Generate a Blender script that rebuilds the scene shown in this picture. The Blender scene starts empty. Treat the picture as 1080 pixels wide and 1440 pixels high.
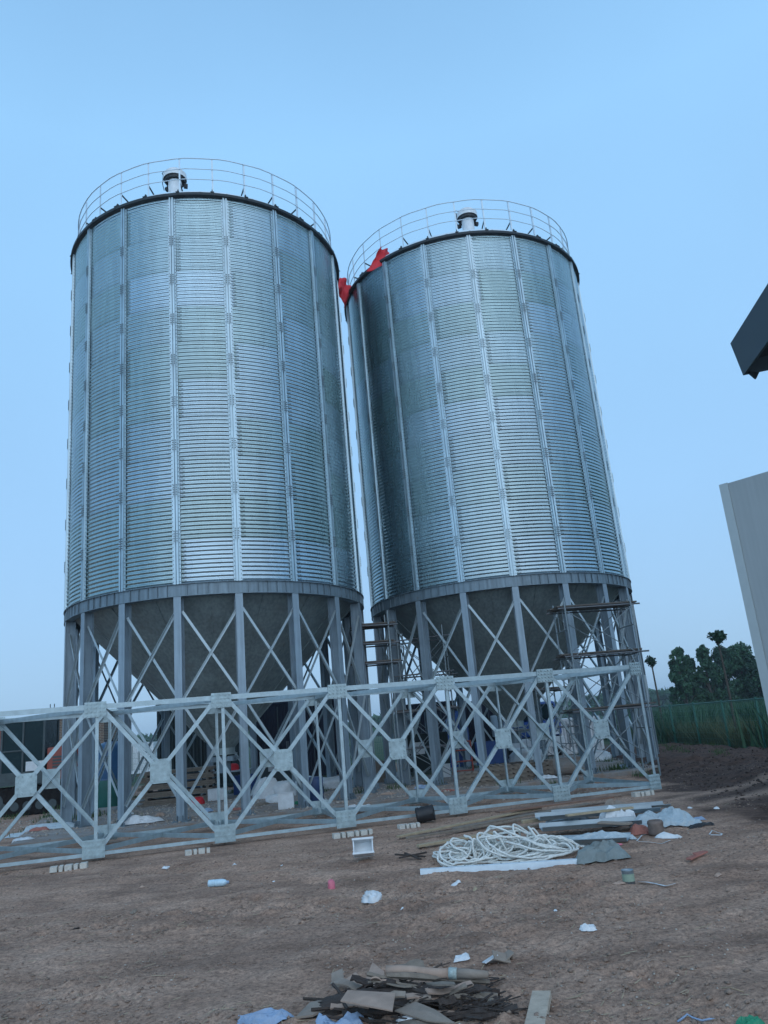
import bpy, math, random
import numpy as np
from mathutils import Vector, Matrix
random.seed(7)
rad = math.radians
# ------------------------------------------------------------------ camera, sky, sun
scn = bpy.context.scene
PITCH, ROLL, FPX, CZ = .2711, -.0897, 1090.2, 1.672
CF = Vector((0, math.cos(PITCH), math.sin(PITCH)))
_u = Vector((0, -math.sin(PITCH), math.cos(PITCH))); _r = Vector((1, 0, 0))
CR = _r*math.cos(ROLL)+_u*math.sin(ROLL); CU = -_r*math.sin(ROLL)+_u*math.cos(ROLL)
cd = bpy.data.cameras.new('camera'); cam = bpy.data.objects.new('camera', cd)
scn.collection.objects.link(cam); scn.camera = cam
cd.sensor_fit = 'VERTICAL'; cd.sensor_height = 24; cd.lens = 24*FPX/1440
cd.clip_start = .05; cd.clip_end = 5000
cam.matrix_world = Matrix(((CR.x, CU.x, -CF.x, 0), (CR.y, CU.y, -CF.y, 0), (CR.z, CU.z, -CF.z, CZ), (0, 0, 0, 1)))
scn.render.resolution_x = 768; scn.render.resolution_y = 1024

SUN_EL, SUN_ROT = rad(38), rad(168)       # behind the camera, veiled
world = bpy.data.worlds.new('World'); scn.world = world; world.use_nodes = True
wn = world.node_tree; wn.nodes.clear()
out = wn.nodes.new('ShaderNodeOutputWorld'); bg = wn.nodes.new('ShaderNodeBackground')
sky = wn.nodes.new('ShaderNodeTexSky'); sky.sky_type = 'NISHITA'; sky.sun_disc = False
sky.sun_elevation = SUN_EL; sky.sun_rotation = SUN_ROT
sky.air_density = 1.0; sky.dust_density = 2.0; sky.ozone_density = 2.0
# thin even overcast veil over the clear sky, paler and greyer towards the horizon
geo = wn.nodes.new('ShaderNodeTexCoord'); sep = wn.nodes.new('ShaderNodeSeparateXYZ')
ramp = wn.nodes.new('ShaderNodeValToRGB'); ns = wn.nodes.new('ShaderNodeTexNoise')
ns.inputs['Scale'].default_value = 2.2; ns.inputs['Detail'].default_value = 3
el = ramp.color_ramp.elements
el[0].position = 0.0; el[0].color = (3.5, 5.6, 8.0, 1)
el[1].position = 1.0; el[1].color = (1.3, 2.9, 5.4, 1)
e = el.new(.25); e.color = (3.3, 5.9, 9.1, 1)
e = el.new(.65); e.color = (3.15, 6.2, 9.8, 1)
mix = wn.nodes.new('ShaderNodeMix'); mix.data_type = 'RGBA'; mix.inputs[0].default_value = .85
mapr = wn.nodes.new('ShaderNodeMapRange'); mapr.inputs[3].default_value = .90; mapr.inputs[4].default_value = 1.10
vm = wn.nodes.new('ShaderNodeVectorMath'); vm.operation = 'SCALE'
L = wn.links.new
L(geo.outputs['Generated'], sep.inputs[0]); L(sep.outputs['Z'], ramp.inputs[0])
L(geo.outputs['Generated'], ns.inputs['Vector']); L(ns.outputs[0], mapr.inputs[0])
# sky brightened low down behind the camera, added to light the lower silo walls
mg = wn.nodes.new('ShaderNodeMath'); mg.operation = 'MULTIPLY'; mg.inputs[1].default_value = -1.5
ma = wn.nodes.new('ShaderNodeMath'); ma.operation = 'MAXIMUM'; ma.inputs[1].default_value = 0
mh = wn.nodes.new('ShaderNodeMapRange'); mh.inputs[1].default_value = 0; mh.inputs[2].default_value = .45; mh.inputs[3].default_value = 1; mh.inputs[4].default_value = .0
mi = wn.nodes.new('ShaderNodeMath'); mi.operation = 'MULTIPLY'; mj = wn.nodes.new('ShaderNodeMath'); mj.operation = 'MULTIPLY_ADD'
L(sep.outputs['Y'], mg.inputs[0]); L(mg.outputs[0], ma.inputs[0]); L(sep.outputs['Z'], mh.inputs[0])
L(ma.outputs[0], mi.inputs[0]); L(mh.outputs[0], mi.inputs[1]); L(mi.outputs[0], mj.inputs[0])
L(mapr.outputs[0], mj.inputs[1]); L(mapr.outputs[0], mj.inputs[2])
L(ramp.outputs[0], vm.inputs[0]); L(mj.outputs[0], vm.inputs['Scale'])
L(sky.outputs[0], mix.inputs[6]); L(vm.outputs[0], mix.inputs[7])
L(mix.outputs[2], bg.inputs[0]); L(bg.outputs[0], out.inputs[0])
bg.inputs[1].default_value = .085
sd = bpy.data.lights.new('sun', 'SUN'); sd.energy = .6; sd.angle = rad(85); sd.color = (1, .93, .85)
sun = bpy.data.objects.new('sun', sd); scn.collection.objects.link(sun)
sdir = Vector((math.sin(SUN_ROT)*math.cos(SUN_EL), math.cos(SUN_ROT)*math.cos(SUN_EL), math.sin(SUN_EL)))
sun.rotation_euler = sdir.to_track_quat('Z', 'Y').to_euler()
scn.view_settings.view_transform = 'Standard'; scn.view_settings.look = 'None'
scn.view_settings.exposure = 0.46; scn.view_settings.gamma = 1

# ------------------------------------------------------------------ helpers
def ray(x, y): return CF+CR*((x-540)/FPX)-CU*((y-720)/FPX)
def gp(x, y, z=0):                     # where the sight line meets the level z
    d = ray(x, y); t = (z-CZ)/d.z; return Vector((d.x*t, d.y*t, z))
def at(x, y, Y):
    d = ray(x, y); t = Y/d.y; return Vector((d.x*t, Y, CZ+d.z*t))
def hsh(i, j, s):
    n = (i*374761393+j*668265263+s*974634777) & 0xffffffff
    n = ((n ^ (n >> 13))*1274126177) & 0xffffffff
    return ((n ^ (n >> 16)) & 0xffff)/65535.
def vnoise(x, y, s=0):
    x = np.asarray(x, float); y = np.asarray(y, float)
    i = np.floor(x).astype(np.int64); j = np.floor(y).astype(np.int64); fx = x-i; fy = y-j
    fx = fx*fx*(3-2*fx); fy = fy*fy*(3-2*fy)
    a = hsh(i, j, s); b = hsh(i+1, j, s); c = hsh(i, j+1, s); d = hsh(i+1, j+1, s)
    return (a+(b-a)*fx)*(1-fy)+(c+(d-c)*fx)*fy
def fbm(x, y, s=0, o=4):
    t = 0; a = .5; n = 0
    for k in range(o): t = t+a*vnoise(x*2**k, y*2**k, s+k); n += a; a *= .5
    return t/n
def sstep(a, b, x):
    t = np.clip((x-a)/(b-a), 0, 1); return t*t*(3-2*t)
def gh(x, y):                          # height of the ground
    x = np.asarray(x, float); y = np.asarray(y, float)
    d = np.hypot(x, y)
    h = (fbm(x*.5, y*.5, 3)-.5)*.10 + (fbm(x*2.3, y*2.3, 9)-.5)*.085
    rough = sstep(.45, .7, fbm(x*.8+4, y*.8, 21))
    h = h + (fbm(x*9, y*9, 15, 3)-.5)*(.028+.075*rough)
    h = h*(1-.75*sstep(11, 14, y))-.02
    m = sstep(5.6, 7.2, x-.03*(y-14))*sstep(13.0, 17, y+.4*(x-6))*(1-sstep(30.5, 34, y))*(1-sstep(10.2, 11.0, x))
    h = h + m*(.02+.24*fbm(x*.8, y*.8, 31)+.22*(fbm(x*2.6, y*2.6, 33)-.3))
    # wheel ruts
    for a, b, c in ((7.1, -.42, 8.4), (7.9, -.42, 8.4)):
        q = (y-(a+b*x)-2.6); h = h-.025*np.exp(-(q/.16)**2)*sstep(-8, -2, x+4)*(1-sstep(5, 8, x))
    # two curved tyre tracks with cleat marks in the foreground
    ang = np.arctan2(y-3.0, x+5.5); rr0 = np.hypot(y-3.0, x+5.5)
    for q0 in (7.4, 8.9):
        b_ = np.exp(-((rr0-q0)/.13)**4)*sstep(3.6, 4.6, y)*(1-sstep(9.0, 10.5, y)); h = h+b_*(-.016+.010*np.sin(ang*q0*2*math.pi/.16+8*np.abs(rr0-q0)))
        h = h+.012*np.exp(-((np.abs(rr0-q0)-.20)/.05)**2)*sstep(3.6, 4.6, y)*(1-sstep(9.0, 10.5, y))
    return h*(1-sstep(60, 90, d))
def top(x, y):                         # ground or slab, whichever is on top
    x = np.asarray(x, float); y = np.asarray(y, float); c, s_ = math.cos(-.3341), math.sin(-.3341)
    u, v = (x+.7625)*c-(y-23.565)*s_, (x+.7625)*s_+(y-23.565)*c
    return np.where((np.abs(u) < 9.2) & (np.abs(v-.9) < 5.3), .091, gh(x, y))
def gz(x, y): return float(top(x, y))
COL = scn.collection
def tag(o, label=None, cat=None, group=None, kind=None):
    if label: o['label'] = label
    if cat: o['category'] = cat
    if group: o['group'] = group
    if kind: o['kind'] = kind
    return o
def empty(name, loc, rz=0, label=None, cat=None, group=None):
    o = bpy.data.objects.new(name, None); COL.objects.link(o); o.location = loc; o.rotation_euler = (0, 0, rz)
    o.empty_display_size = .2
    return tag(o, label, cat, group)
class MB:
    def __init__(s): s.v = []; s.f = []; s.uv = None
    def add(s, vs, fs):
        n = len(s.v); s.v += [tuple(v) for v in vs]; s.f += [tuple(i+n for i in f) for f in fs]; return s
    def box(s, c, size, rot=None):
        hx, hy, hz = size[0]/2, size[1]/2, size[2]/2; c = Vector(c)
        vs = [Vector((x, y, z)) for x in (-hx, hx) for y in (-hy, hy) for z in (-hz, hz)]
        if rot is not None: vs = [rot @ v for v in vs]
        return s.add([v+c for v in vs], [(0, 1, 3, 2), (4, 6, 7, 5), (0, 4, 5, 1), (2, 3, 7, 6), (0, 2, 6, 4), (1, 5, 7, 3)])
    def bx(s, x0, x1, y0, y1, z0, z1): return s.box(((x0+x1)/2, (y0+y1)/2, (z0+z1)/2), (x1-x0, y1-y0, z1-z0))
    def prof(s, p, q, pts, xd, yd, closed=True, caps=True):
        p = Vector(p); q = Vector(q); n = len(pts)
        a = [p+xd*t[0]+yd*t[1] for t in pts]; b = [q+xd*t[0]+yd*t[1] for t in pts]
        fs = [(i, (i+1) % n, n+(i+1) % n, n+i) for i in range(n if closed else n-1)]
        if caps and closed: fs += [tuple(range(n))[::-1], tuple(range(n, 2*n))]
        return s.add(a+b, fs)
    def bar(s, p, q, w, h, up=(0, 0, 1)):
        p = Vector(p); q = Vector(q); d = (q-p).normalized(); up = Vector(up)
        x = d.cross(up)
        if x.length < 1e-4: x = d.cross(Vector((1, 0, 0)))
        x.normalize(); y = x.cross(d).normalized()
        return s.prof(p, q, [(-w/2, -h/2), (w/2, -h/2), (w/2, h/2), (-w/2, h/2)], x, y)
    def ang(s, p, q, w, xd, yd, t=.012):    # L-section, heel on the line p-q, flanges along xd and yd
        xd = Vector(xd).normalized(); yd = Vector(yd).normalized()
        return s.prof(p, q, [(0, 0), (w, 0), (w, t), (t, t), (t, w), (0, w)], xd, yd)
    def cyl(s, p, q, r, n=12, r2=None, caps=True):
        p = Vector(p); q = Vector(q); d = (q-p).normalized(); r2 = r if r2 is None else r2
        x = d.orthogonal().normalized(); y = d.cross(x)
        cs = [(math.cos(2*math.pi*i/n), math.sin(2*math.pi*i/n)) for i in range(n)]
        a = [p+(x*c+y*k)*r for c, k in cs]; b = [q+(x*c+y*k)*r2 for c, k in cs]
        fs = [(i, (i+1) % n, n+(i+1) % n, n+i) for i in range(n)]
        if caps: fs += [tuple(range(n))[::-1], tuple(range(n, 2*n))]
        return s.add(a+b, fs)
    def tube(s, pts, r, n=6, closed=False):
        pts = [Vector(p) for p in pts]; m = len(pts); base = len(s.v); vs = []; fs = []
        up = None
        for i, p in enumerate(pts):
            d = (pts[(i+1) % m if closed else min(i+1, m-1)]-pts[i-1 if (closed or i > 0) else 0]).normalized()
            if up is None: up = d.orthogonal().normalized()
            up = (up-d*up.dot(d)); up = up.normalized() if up.length > 1e-5 else d.orthogonal().normalized()
            y = d.cross(up)
            rr = r[i] if isinstance(r, (list, tuple)) else r
            vs += [p+(up*math.cos(2*math.pi*k/n)+y*math.sin(2*math.pi*k/n))*rr for k in range(n)]
        for i in range(m if closed else m-1):
            j = (i+1) % m
            fs += [(i*n+k, i*n+(k+1) % n, j*n+(k+1) % n, j*n+k) for k in range(n)]
        if not closed: fs += [tuple(range(n))[::-1], tuple((m-1)*n+k for k in range(n))]
        return s.add(vs, fs)
    def lathe(s, prof, n=24, c=(0, 0, 0), a0=0):
        c = Vector(c); m = len(prof)
        vs = [c+Vector((r*math.cos(a0+2*math.pi*i/n), r*math.sin(a0+2*math.pi*i/n), z)) for r, z in prof for i in range(n)]
        fs = [(k*n+i, k*n+(i+1) % n, (k+1)*n+(i+1) % n, (k+1)*n+i) for k in range(m-1) for i in range(n)]
        return s.add(vs, fs)
    def build(s, name, m, parent=None, smooth=False, bevel=0, loc=None, rz=0, thick=0):
        me = bpy.data.meshes.new(name); me.from_pydata(s.v, [], s.f); me.update()
        me.materials.append(m)
        o = bpy.data.objects.new(name, me); COL.objects.link(o)
        if smooth: me.polygons.foreach_set('use_smooth', [True]*len(me.polygons))
        if bevel:
            b = o.modifiers.new('bevel', 'BEVEL'); b.width = bevel; b.segments = 2; b.limit_method = 'ANGLE'
        if thick:
            b = o.modifiers.new('solid', 'SOLIDIFY'); b.thickness = thick; b.offset = 0
        if parent is not None: o.parent = parent
        if loc is not None: o.location = loc
        o.rotation_euler = (0, 0, rz)
        return o
def grid_mesh(name, X, Y, Z, m, parent=None, smooth=True, uv=None, wrap=False):
    h, w = X.shape
    me = bpy.data.meshes.new(name); V = np.stack([X, Y, Z], -1).reshape(-1, 3).astype(np.float32)
    i = np.arange(h-1)[:, None]; j = np.arange(w if wrap else w-1)[None, :]; j2 = (j+1) % w
    F = np.stack([i*w+j, i*w+j2, (i+1)*w+j2, (i+1)*w+j], -1).reshape(-1, 4).astype(np.int32)
    me.vertices.add(len(V)); me.vertices.foreach_set('co', V.ravel())
    me.loops.add(F.size); me.loops.foreach_set('vertex_index', F.ravel())
    me.polygons.add(len(F)); me.polygons.foreach_set('loop_start', np.arange(0, F.size, 4, dtype=np.int32))
    me.polygons.foreach_set('loop_total', np.full(len(F), 4, np.int32))
    me.polygons.foreach_set('use_smooth', np.full(len(F), smooth))
    me.update(calc_edges=True); me.validate()
    if uv is not None:
        l = me.uv_layers.new(name='UVMap'); U = uv.reshape(-1, 2)
        UV = U[F.ravel()].copy()
        if wrap:
            q = UV.reshape(-1, 4, 2); wmask = (q[:, 1, 0] < q[:, 0, 0])
            q[wmask, 1, 0] += uv[0, -1, 0]+uv[0, 1, 0]; q[wmask, 2, 0] += uv[0, -1, 0]+uv[0, 1, 0]
        l.data.foreach_set('uv', UV.ravel().astype(np.float32))
    me.materials.append(m)
    o = bpy.data.objects.new(name, me); COL.objects.link(o)
    if parent is not None: o.parent = parent
    return o
def quads_mesh(name, P, m, parent=None, smooth=False):     # P: n x 4 x 3
    n = len(P); me = bpy.data.meshes.new(name); V = P.reshape(-1, 3).astype(np.float32)
    me.vertices.add(4*n); me.vertices.foreach_set('co', V.ravel())
    me.loops.add(4*n); me.loops.foreach_set('vertex_index', np.arange(4*n, dtype=np.int32))
    me.polygons.add(n); me.polygons.foreach_set('loop_start', np.arange(0, 4*n, 4, dtype=np.int32))
    me.polygons.foreach_set('loop_total', np.full(n, 4, np.int32))
    me.update(calc_edges=True); me.materials.append(m)
    o = bpy.data.objects.new(name, me); COL.objects.link(o)
    if parent is not None: o.parent = parent
    return o
def copy_tree(o, parent=None):
    c = o.copy(); COL.objects.link(c); c.parent = parent
    if parent is not None: c.matrix_parent_inverse = o.matrix_parent_inverse.copy()
    for ch in list(o.children): copy_tree(ch, c)
    return c
# ------------------------------------------------------------------ materials
MATS = {}
def mat(name, col, rough=.7, metal=0., var=.15, scale=6., bump=.0, bscale=60., rust=None, rustamt=.0, coord='Object', streak=0., spec=.5, trans=0., alpha=1., sat=None):
    m = bpy.data.materials.new(name); m.use_nodes = True; nt = m.node_tree; N = nt.nodes.new; K = nt.links.new
    b = nt.nodes['Principled BSDF']; b.inputs['Roughness'].default_value = rough; b.inputs['Metallic'].default_value = metal
    b.inputs['Specular IOR Level'].default_value = spec
    tc = N('ShaderNodeTexCoord'); n1 = N('ShaderNodeTexNoise'); n1.inputs['Scale'].default_value = scale; n1.inputs['Detail'].default_value = 8; n1.inputs['Roughness'].default_value = .65
    K(tc.outputs[coord], n1.inputs['Vector'])
    mr = N('ShaderNodeMapRange'); mr.inputs[1].default_value = .25; mr.inputs[2].default_value = .75; mr.inputs[3].default_value = 1-var; mr.inputs[4].default_value = 1+var
    K(n1.outputs[0], mr.inputs[0])
    vs = N('ShaderNodeVectorMath'); vs.operation = 'SCALE'; vs.inputs[0].default_value = col; K(mr.outputs[0], vs.inputs['Scale'])
    cur = vs.outputs[0]
    if streak:
        mp = N('ShaderNodeMapping'); mp.inputs['Scale'].default_value = (5, 5, .25); K(tc.outputs[coord], mp.inputs[0])
        n3 = N('ShaderNodeTexNoise'); n3.inputs['Scale'].default_value = 3; n3.inputs['Detail'].default_value = 5; K(mp.outputs[0], n3.inputs['Vector'])
        m3 = N('ShaderNodeMapRange'); m3.inputs[1].default_value = .35; m3.inputs[2].default_value = .7; m3.inputs[3].default_value = 1+streak*.4; m3.inputs[4].default_value = 1-streak
        K(n3.outputs[0], m3.inputs[0]); v3 = N('ShaderNodeVectorMath'); v3.operation = 'SCALE'; K(cur, v3.inputs[0]); K(m3.outputs[0], v3.inputs['Scale']); cur = v3.outputs[0]
    if rust:
        n2 = N('ShaderNodeTexNoise'); n2.inputs['Scale'].default_value = scale*.6+1; n2.inputs['Detail'].default_value = 10; n2.inputs['Roughness'].default_value = .7
        K(tc.outputs[coord], n2.inputs['Vector']); m2 = N('ShaderNodeMapRange'); m2.inputs[1].default_value = .68-rustamt; m2.inputs[2].default_value = .80-rustamt*.5
        K(n2.outputs[0], m2.inputs[0]); mx = N('ShaderNodeMix'); mx.data_type = 'RGBA'; K(m2.outputs[0], mx.inputs[0]); K(cur, mx.inputs[6]); mx.inputs[7].default_value = (*rust, 1); cur = mx.outputs[2]
        mm = N('ShaderNodeMath'); mm.operation = 'MULTIPLY_ADD'; K(m2.outputs[0], mm.inputs[0]); mm.inputs[1].default_value = -metal; mm.inputs[2].default_value = metal; K(mm.outputs[0], b.inputs['Metallic'])
    K(cur, b.inputs['Base Color'])
    rr = N('ShaderNodeMapRange'); rr.inputs[3].default_value = max(rough-.12, .02); rr.inputs[4].default_value = min(rough+.12, 1); K(n1.outputs[0], rr.inputs[0]); K(rr.outputs[0], b.inputs['Roughness'])
    if bump:
        n4 = N('ShaderNodeTexNoise'); n4.inputs['Scale'].default_value = bscale; n4.inputs['Detail'].default_value = 6; K(tc.outputs[coord], n4.inputs['Vector'])
        bp = N('ShaderNodeBump'); bp.inputs['Strength'].default_value = bump; bp.inputs['Distance'].default_value = .02; K(n4.outputs[0], bp.inputs['Height']); K(bp.outputs[0], b.inputs['Normal'])
    if trans: b.inputs['Transmission Weight'].default_value = trans
    if alpha < 1: b.inputs['Alpha'].default_value = alpha
    MATS[name] = m; return m
GALV = mat('galvanised_angle', (.35, .44, .47), .45, .55, .25, 7, .08, 40, rust=(.30, .30, .27), rustamt=.04)
GALVP = mat('galvanised_plate', (.34, .43, .45), .5, .45, .32, 11, .1, 60)
STIFF = mat('stiffener_steel', (.40, .51, .56), .4, .75, .14, 3, .05, 30, streak=.15)
LEG = mat('leg_paint', (.25, .32, .37), .5, .35, .12, 3, .05, 30, rust=(.16, .13, .11), rustamt=.05, streak=.2)
BRACE = mat('brace_steel', (.38, .46, .49), .5, .5, .15, 7)
RINGM = mat('ring_beam_steel', (.17, .225, .26), .5, .45, .18, 4, .05, 30, rust=(.15, .11, .09), rustamt=.07, streak=.3)
CONE = mat('hopper_steel', (.28, .335, .335), .55, .55, .25, 1.3, .12, 5, rust=(.20, .215, .20), rustamt=.14, streak=.22)
DARKST = mat('dark_rim_steel', (.022, .03, .036), .55, .4, .2, 5)
ROOFM = mat('roof_sheet', (.35, .42, .45), .4, .7, .12, 3)
RAILM = mat('rail_paint', (.56, .68, .76), .5, .1, .1, 5)
RUSTM = mat('scaffold_pipe', (.13, .14, .15), .6, .4, .3, 9, rust=(.16, .08, .05), rustamt=.1)
SCAF = mat('scaffold_frame', (.22, .27, .29), .55, .4, .25, 9, rust=(.15, .08, .05), rustamt=.08)
BOARD = mat('scaffold_board', (.10, .085, .07), .8, 0, .3, 8, .3, 40)
REDC = mat('red_cloth', (.55, .02, .03), .75, 0, .12, 5, .2, 60)
CONC = mat('concrete', (.26, .25, .235), .9, 0, .35, 2, .5, 18, rust=(.25, .175, .13), rustamt=.26)
WOOD = mat('old_wood', (.20, .165, .13), .85, 0, .35, 12, .35, 50)
WOODP = mat('pale_wood', (.36, .29, .19), .8, 0, .3, 14, .3, 50)
BARK = mat('rotten_bark', (.05, .036, .029), .95, 0, .45, 18, .8, 40)
CARD = mat('cardboard', (.37, .265, .205), .9, 0, .22, 8, .2, 50)
CARDG = mat('weathered_board', (.26, .215, .175), .9, 0, .22, 10, .2, 50)
ROPE = mat('white_rope', (.74, .76, .72), .9, 0, .2, 20, .6, 180)
WHITE = mat('white_plastic', (.62, .66, .68), .45, 0, .15, 8, .1, 30)
WPAINT = mat('white_paint_steel', (.68, .78, .84), .4, .1, .1, 12)
SHEET = mat('grey_sheet_metal', (.27, .33, .36), .42, .6, .2, 4, .1, 20, rust=(.17, .14, .12), rustamt=.05)
FILM = mat('plastic_film', (.38, .45, .48), .3, 0, .2, 10, .5, 25)
TARP = mat('grey_tarp', (.17, .21, .21), .6, 0, .25, 9, .3, 40)
BLUEP = mat('blue_plastic', (.24, .34, .48), .4, 0, .15, 10, .3, 30)
GREENP = mat('green_plastic', (.015, .22, .11), .45, 0, .2, 10, .3, 30)
YEL = mat('yellow_plastic', (.42, .38, .14), .5, 0, .2, 10, .3, 30)
BLACK = mat('black_rubber', (.012, .013, .015), .5, 0, .3, 10, .3, 40)
PINK = mat('pink_plastic', (.62, .16, .22), .45, 0, .2, 20, .3, 50)
BRICK = mat('brick_red', (.32, .13, .10), .9, 0, .25, 14, .4, 60)
BLOCK = mat('pale_block', (.52, .51, .46), .9, 0, .25, 20, .4, 60)
ORANGE = mat('orange_paint', (.26, .05, .03), .5, 0, .25, 4, .1, 30, rust=(.10, .05, .04), rustamt=.08)
GLASSD = mat('cab_glass', (.006, .022, .026), .25, 0, .3, 3, spec=.12)
DGREY = mat('dark_grey_paint', (.05, .07, .075), .7, .0, .3, 5)
TRACK = mat('muddy_track', (.016, .014, .013), .95, 0, .6, 9, .8, 25, spec=.1)
TEAL = mat('green_tank', (.012, .11, .09), .4, 0, .2, 4)
TEALB = mat('blue_tank', (.02, .08, .17), .4, 0, .2, 4)
NAVY = mat('navy_container', (.005, .009, .026), .8, .1, .3, 3)
DGREEN = mat('dark_green_container', (.008, .02, .021), .8, .1, .3, 3)
BLUET = mat('blue_truck_paint', (.015, .07, .26), .4, .1, .15, 4)
FENCEG = mat('fence_wire', (.02, .13, .10), .5, .1, .2, 5)
PANEL = mat('wall_panel', (.35, .38, .38), .55, .1, .05, 1.2, streak=.06)
PANELT = mat('corner_trim', (.42, .47, .47), .5, .1, .06, 4)
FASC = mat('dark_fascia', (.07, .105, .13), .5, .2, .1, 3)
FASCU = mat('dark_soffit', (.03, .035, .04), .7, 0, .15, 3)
TRUNK = mat('bark', (.07, .065, .055), .9, 0, .3, 12, .5, 40)
# leaves
def leafmat(name, c1, c2, scale=1.2):
    m = bpy.data.materials.new(name); m.use_nodes = True; nt = m.node_tree; N = nt.nodes.new; K = nt.links.new
    b = nt.nodes['Principled BSDF']; b.inputs['Roughness'].default_value = .65; b.inputs['Specular IOR Level'].default_value = .3
    g = N('ShaderNodeNewGeometry'); tc = N('ShaderNodeTexCoord'); n = N('ShaderNodeTexNoise'); n.inputs['Scale'].default_value = scale; n.inputs['Detail'].default_value = 4
    K(tc.outputs['Object'], n.inputs['Vector']); ad = N('ShaderNodeMath'); ad.operation = 'MULTIPLY_ADD'; K(g.outputs['Random Per Island'], ad.inputs[0]); ad.inputs[1].default_value = .5
    mm = N('ShaderNodeMapRange'); mm.inputs[1].default_value = .3; mm.inputs[2].default_value = .7; mm.inputs[4].default_value = .5; K(n.outputs[0], mm.inputs[0]); K(mm.outputs[0], ad.inputs[2])
    r = N('ShaderNodeMix'); r.data_type = 'RGBA'; r.inputs[6].default_value = (*c1, 1); r.inputs[7].default_value = (*c2, 1); K(ad.outputs[0], r.inputs[0]); K(r.outputs[2], b.inputs['Base Color'])
    return m
LEAF = leafmat('poplar_leaves', (.018, .060, .035), (.05, .13, .065))
LEAFD = leafmat('dark_leaves', (.010, .035, .025), (.03, .08, .045))
GRASSM = leafmat('tall_grass', (.035, .075, .035), (.13, .15, .075), .5)
WEED = leafmat('weeds', (.03, .07, .02), (.08, .13, .05), .5)

def corr_mat():
    m = bpy.data.materials.new('corrugated_galvanised'); m.use_nodes = True; nt = m.node_tree; N = nt.nodes.new; K = nt.links.new
    b = nt.nodes['Principled BSDF']
    uv = N('ShaderNodeUVMap'); uv.uv_map = 'UVMap'; sp = N('ShaderNodeSeparateXYZ'); K(uv.outputs[0], sp.inputs[0])
    def M(op, a, bb=None, c=None):
        n = N('ShaderNodeMath'); n.operation = op
        for i, v in enumerate((a, bb, c)):
            if v is None: continue
            if isinstance(v, (int, float)): n.inputs[i].default_value = v
            else: K(v, n.inputs[i])
        return n.outputs[0]
    oi = N('ShaderNodeObjectInfo')
    row = M('FLOOR', sp.outputs[1]); st = M('MULTIPLY', M('MODULO', row, 2.), .5)
    sx = M('ADD', sp.outputs[0], st); colm = M('FLOOR', sx)
    cb = N('ShaderNodeCombineXYZ'); K(colm, cb.inputs[0]); K(row, cb.inputs[1]); K(M('MULTIPLY', oi.outputs['Object Index'], 7.3), cb.inputs[2])
    wnz = N('ShaderNodeTexWhiteNoise'); wnz.noise_dimensions = '3D'; K(cb.outputs[0], wnz.inputs['Vector'])
    tc = N('ShaderNodeTexCoord'); n1 = N('ShaderNodeTexNoise'); n1.inputs['Scale'].default_value = .55; n1.inputs['Detail'].default_value = 6; K(tc.outputs['Object'], n1.inputs['Vector'])
    mp = N('ShaderNodeMapping'); mp.inputs['Scale'].default_value = (3, 3, .35); K(tc.outputs['Object'], mp.inputs[0]); n2 = N('ShaderNodeTexNoise'); n2.inputs['Scale'].default_value = 1.6; n2.inputs['Detail'].default_value = 7; K(mp.outputs[0], n2.inputs['Vector'])
    # rare replaced sheets that kept a newer finish
    big = M('GREATER_THAN', wnz.outputs[0], .9)
    v = M('ADD', M('MULTIPLY_ADD', wnz.outputs[0], .16, .78), M('MULTIPLY_ADD', n1.outputs[0], .30, -.14)); v = M('ADD', v, M('MULTIPLY_ADD', n2.outputs[0], .30, -.12)); v = M('ADD', v, M('MULTIPLY', big, .06))
    # sheet seams
    fx = M('FRACT', sx); d = M('MINIMUM', fx, M('SUBTRACT', 1., fx)); seam = M('LESS_THAN', d, .008)
    # bolt dots beside the seams and across the laps
    fy = M('FRACT', M('MULTIPLY', sp.outputs[1], 10.)); dy = M('ABSOLUTE', M('SUBTRACT', fy, .5)); bolt = M('MULTIPLY', M('LESS_THAN', dy, .22), M('LESS_THAN', M('ABSOLUTE', M('SUBTRACT', d, .016)), .008))
    v = M('MULTIPLY', v, M('SUBTRACT', 1., M('MULTIPLY', M('MAXIMUM', M('MULTIPLY', seam, .6), bolt), .45)))
    # dirt drawn into a band at each horizontal lap
    fr = M('FRACT', sp.outputs[1]); lap = M('LESS_THAN', fr, .10); v = M('MULTIPLY', v, M('SUBTRACT', 1., M('MULTIPLY', lap, .10)))
    hue = N('ShaderNodeMix'); hue.data_type = 'RGBA'; hue.inputs[6].default_value = (.38, .51, .52, 1); hue.inputs[7].default_value = (.38, .49, .55, 1); K(wnz.outputs[0], hue.inputs[0])
    vs = N('ShaderNodeVectorMath'); vs.operation = 'SCALE'; K(hue.outputs[2], vs.inputs[0]); K(v, vs.inputs['Scale']); K(vs.outputs[0], b.inputs['Base Color'])
    b.inputs['Metallic'].default_value = .96
    K(M('MULTIPLY_ADD', n2.outputs[0], .22, .16), b.inputs['Roughness'])
    n3 = N('ShaderNodeTexNoise'); n3.inputs['Scale'].default_value = 5; K(tc.outputs['Object'], n3.inputs['Vector']); bp = N('ShaderNodeBump'); bp.inputs['Strength'].default_value = .10; bp.inputs['Distance'].default_value = .05; K(n3.outputs[0], bp.inputs['Height']); K(bp.outputs[0], b.inputs['Normal'])
    return m
CORR = corr_mat()

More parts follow.
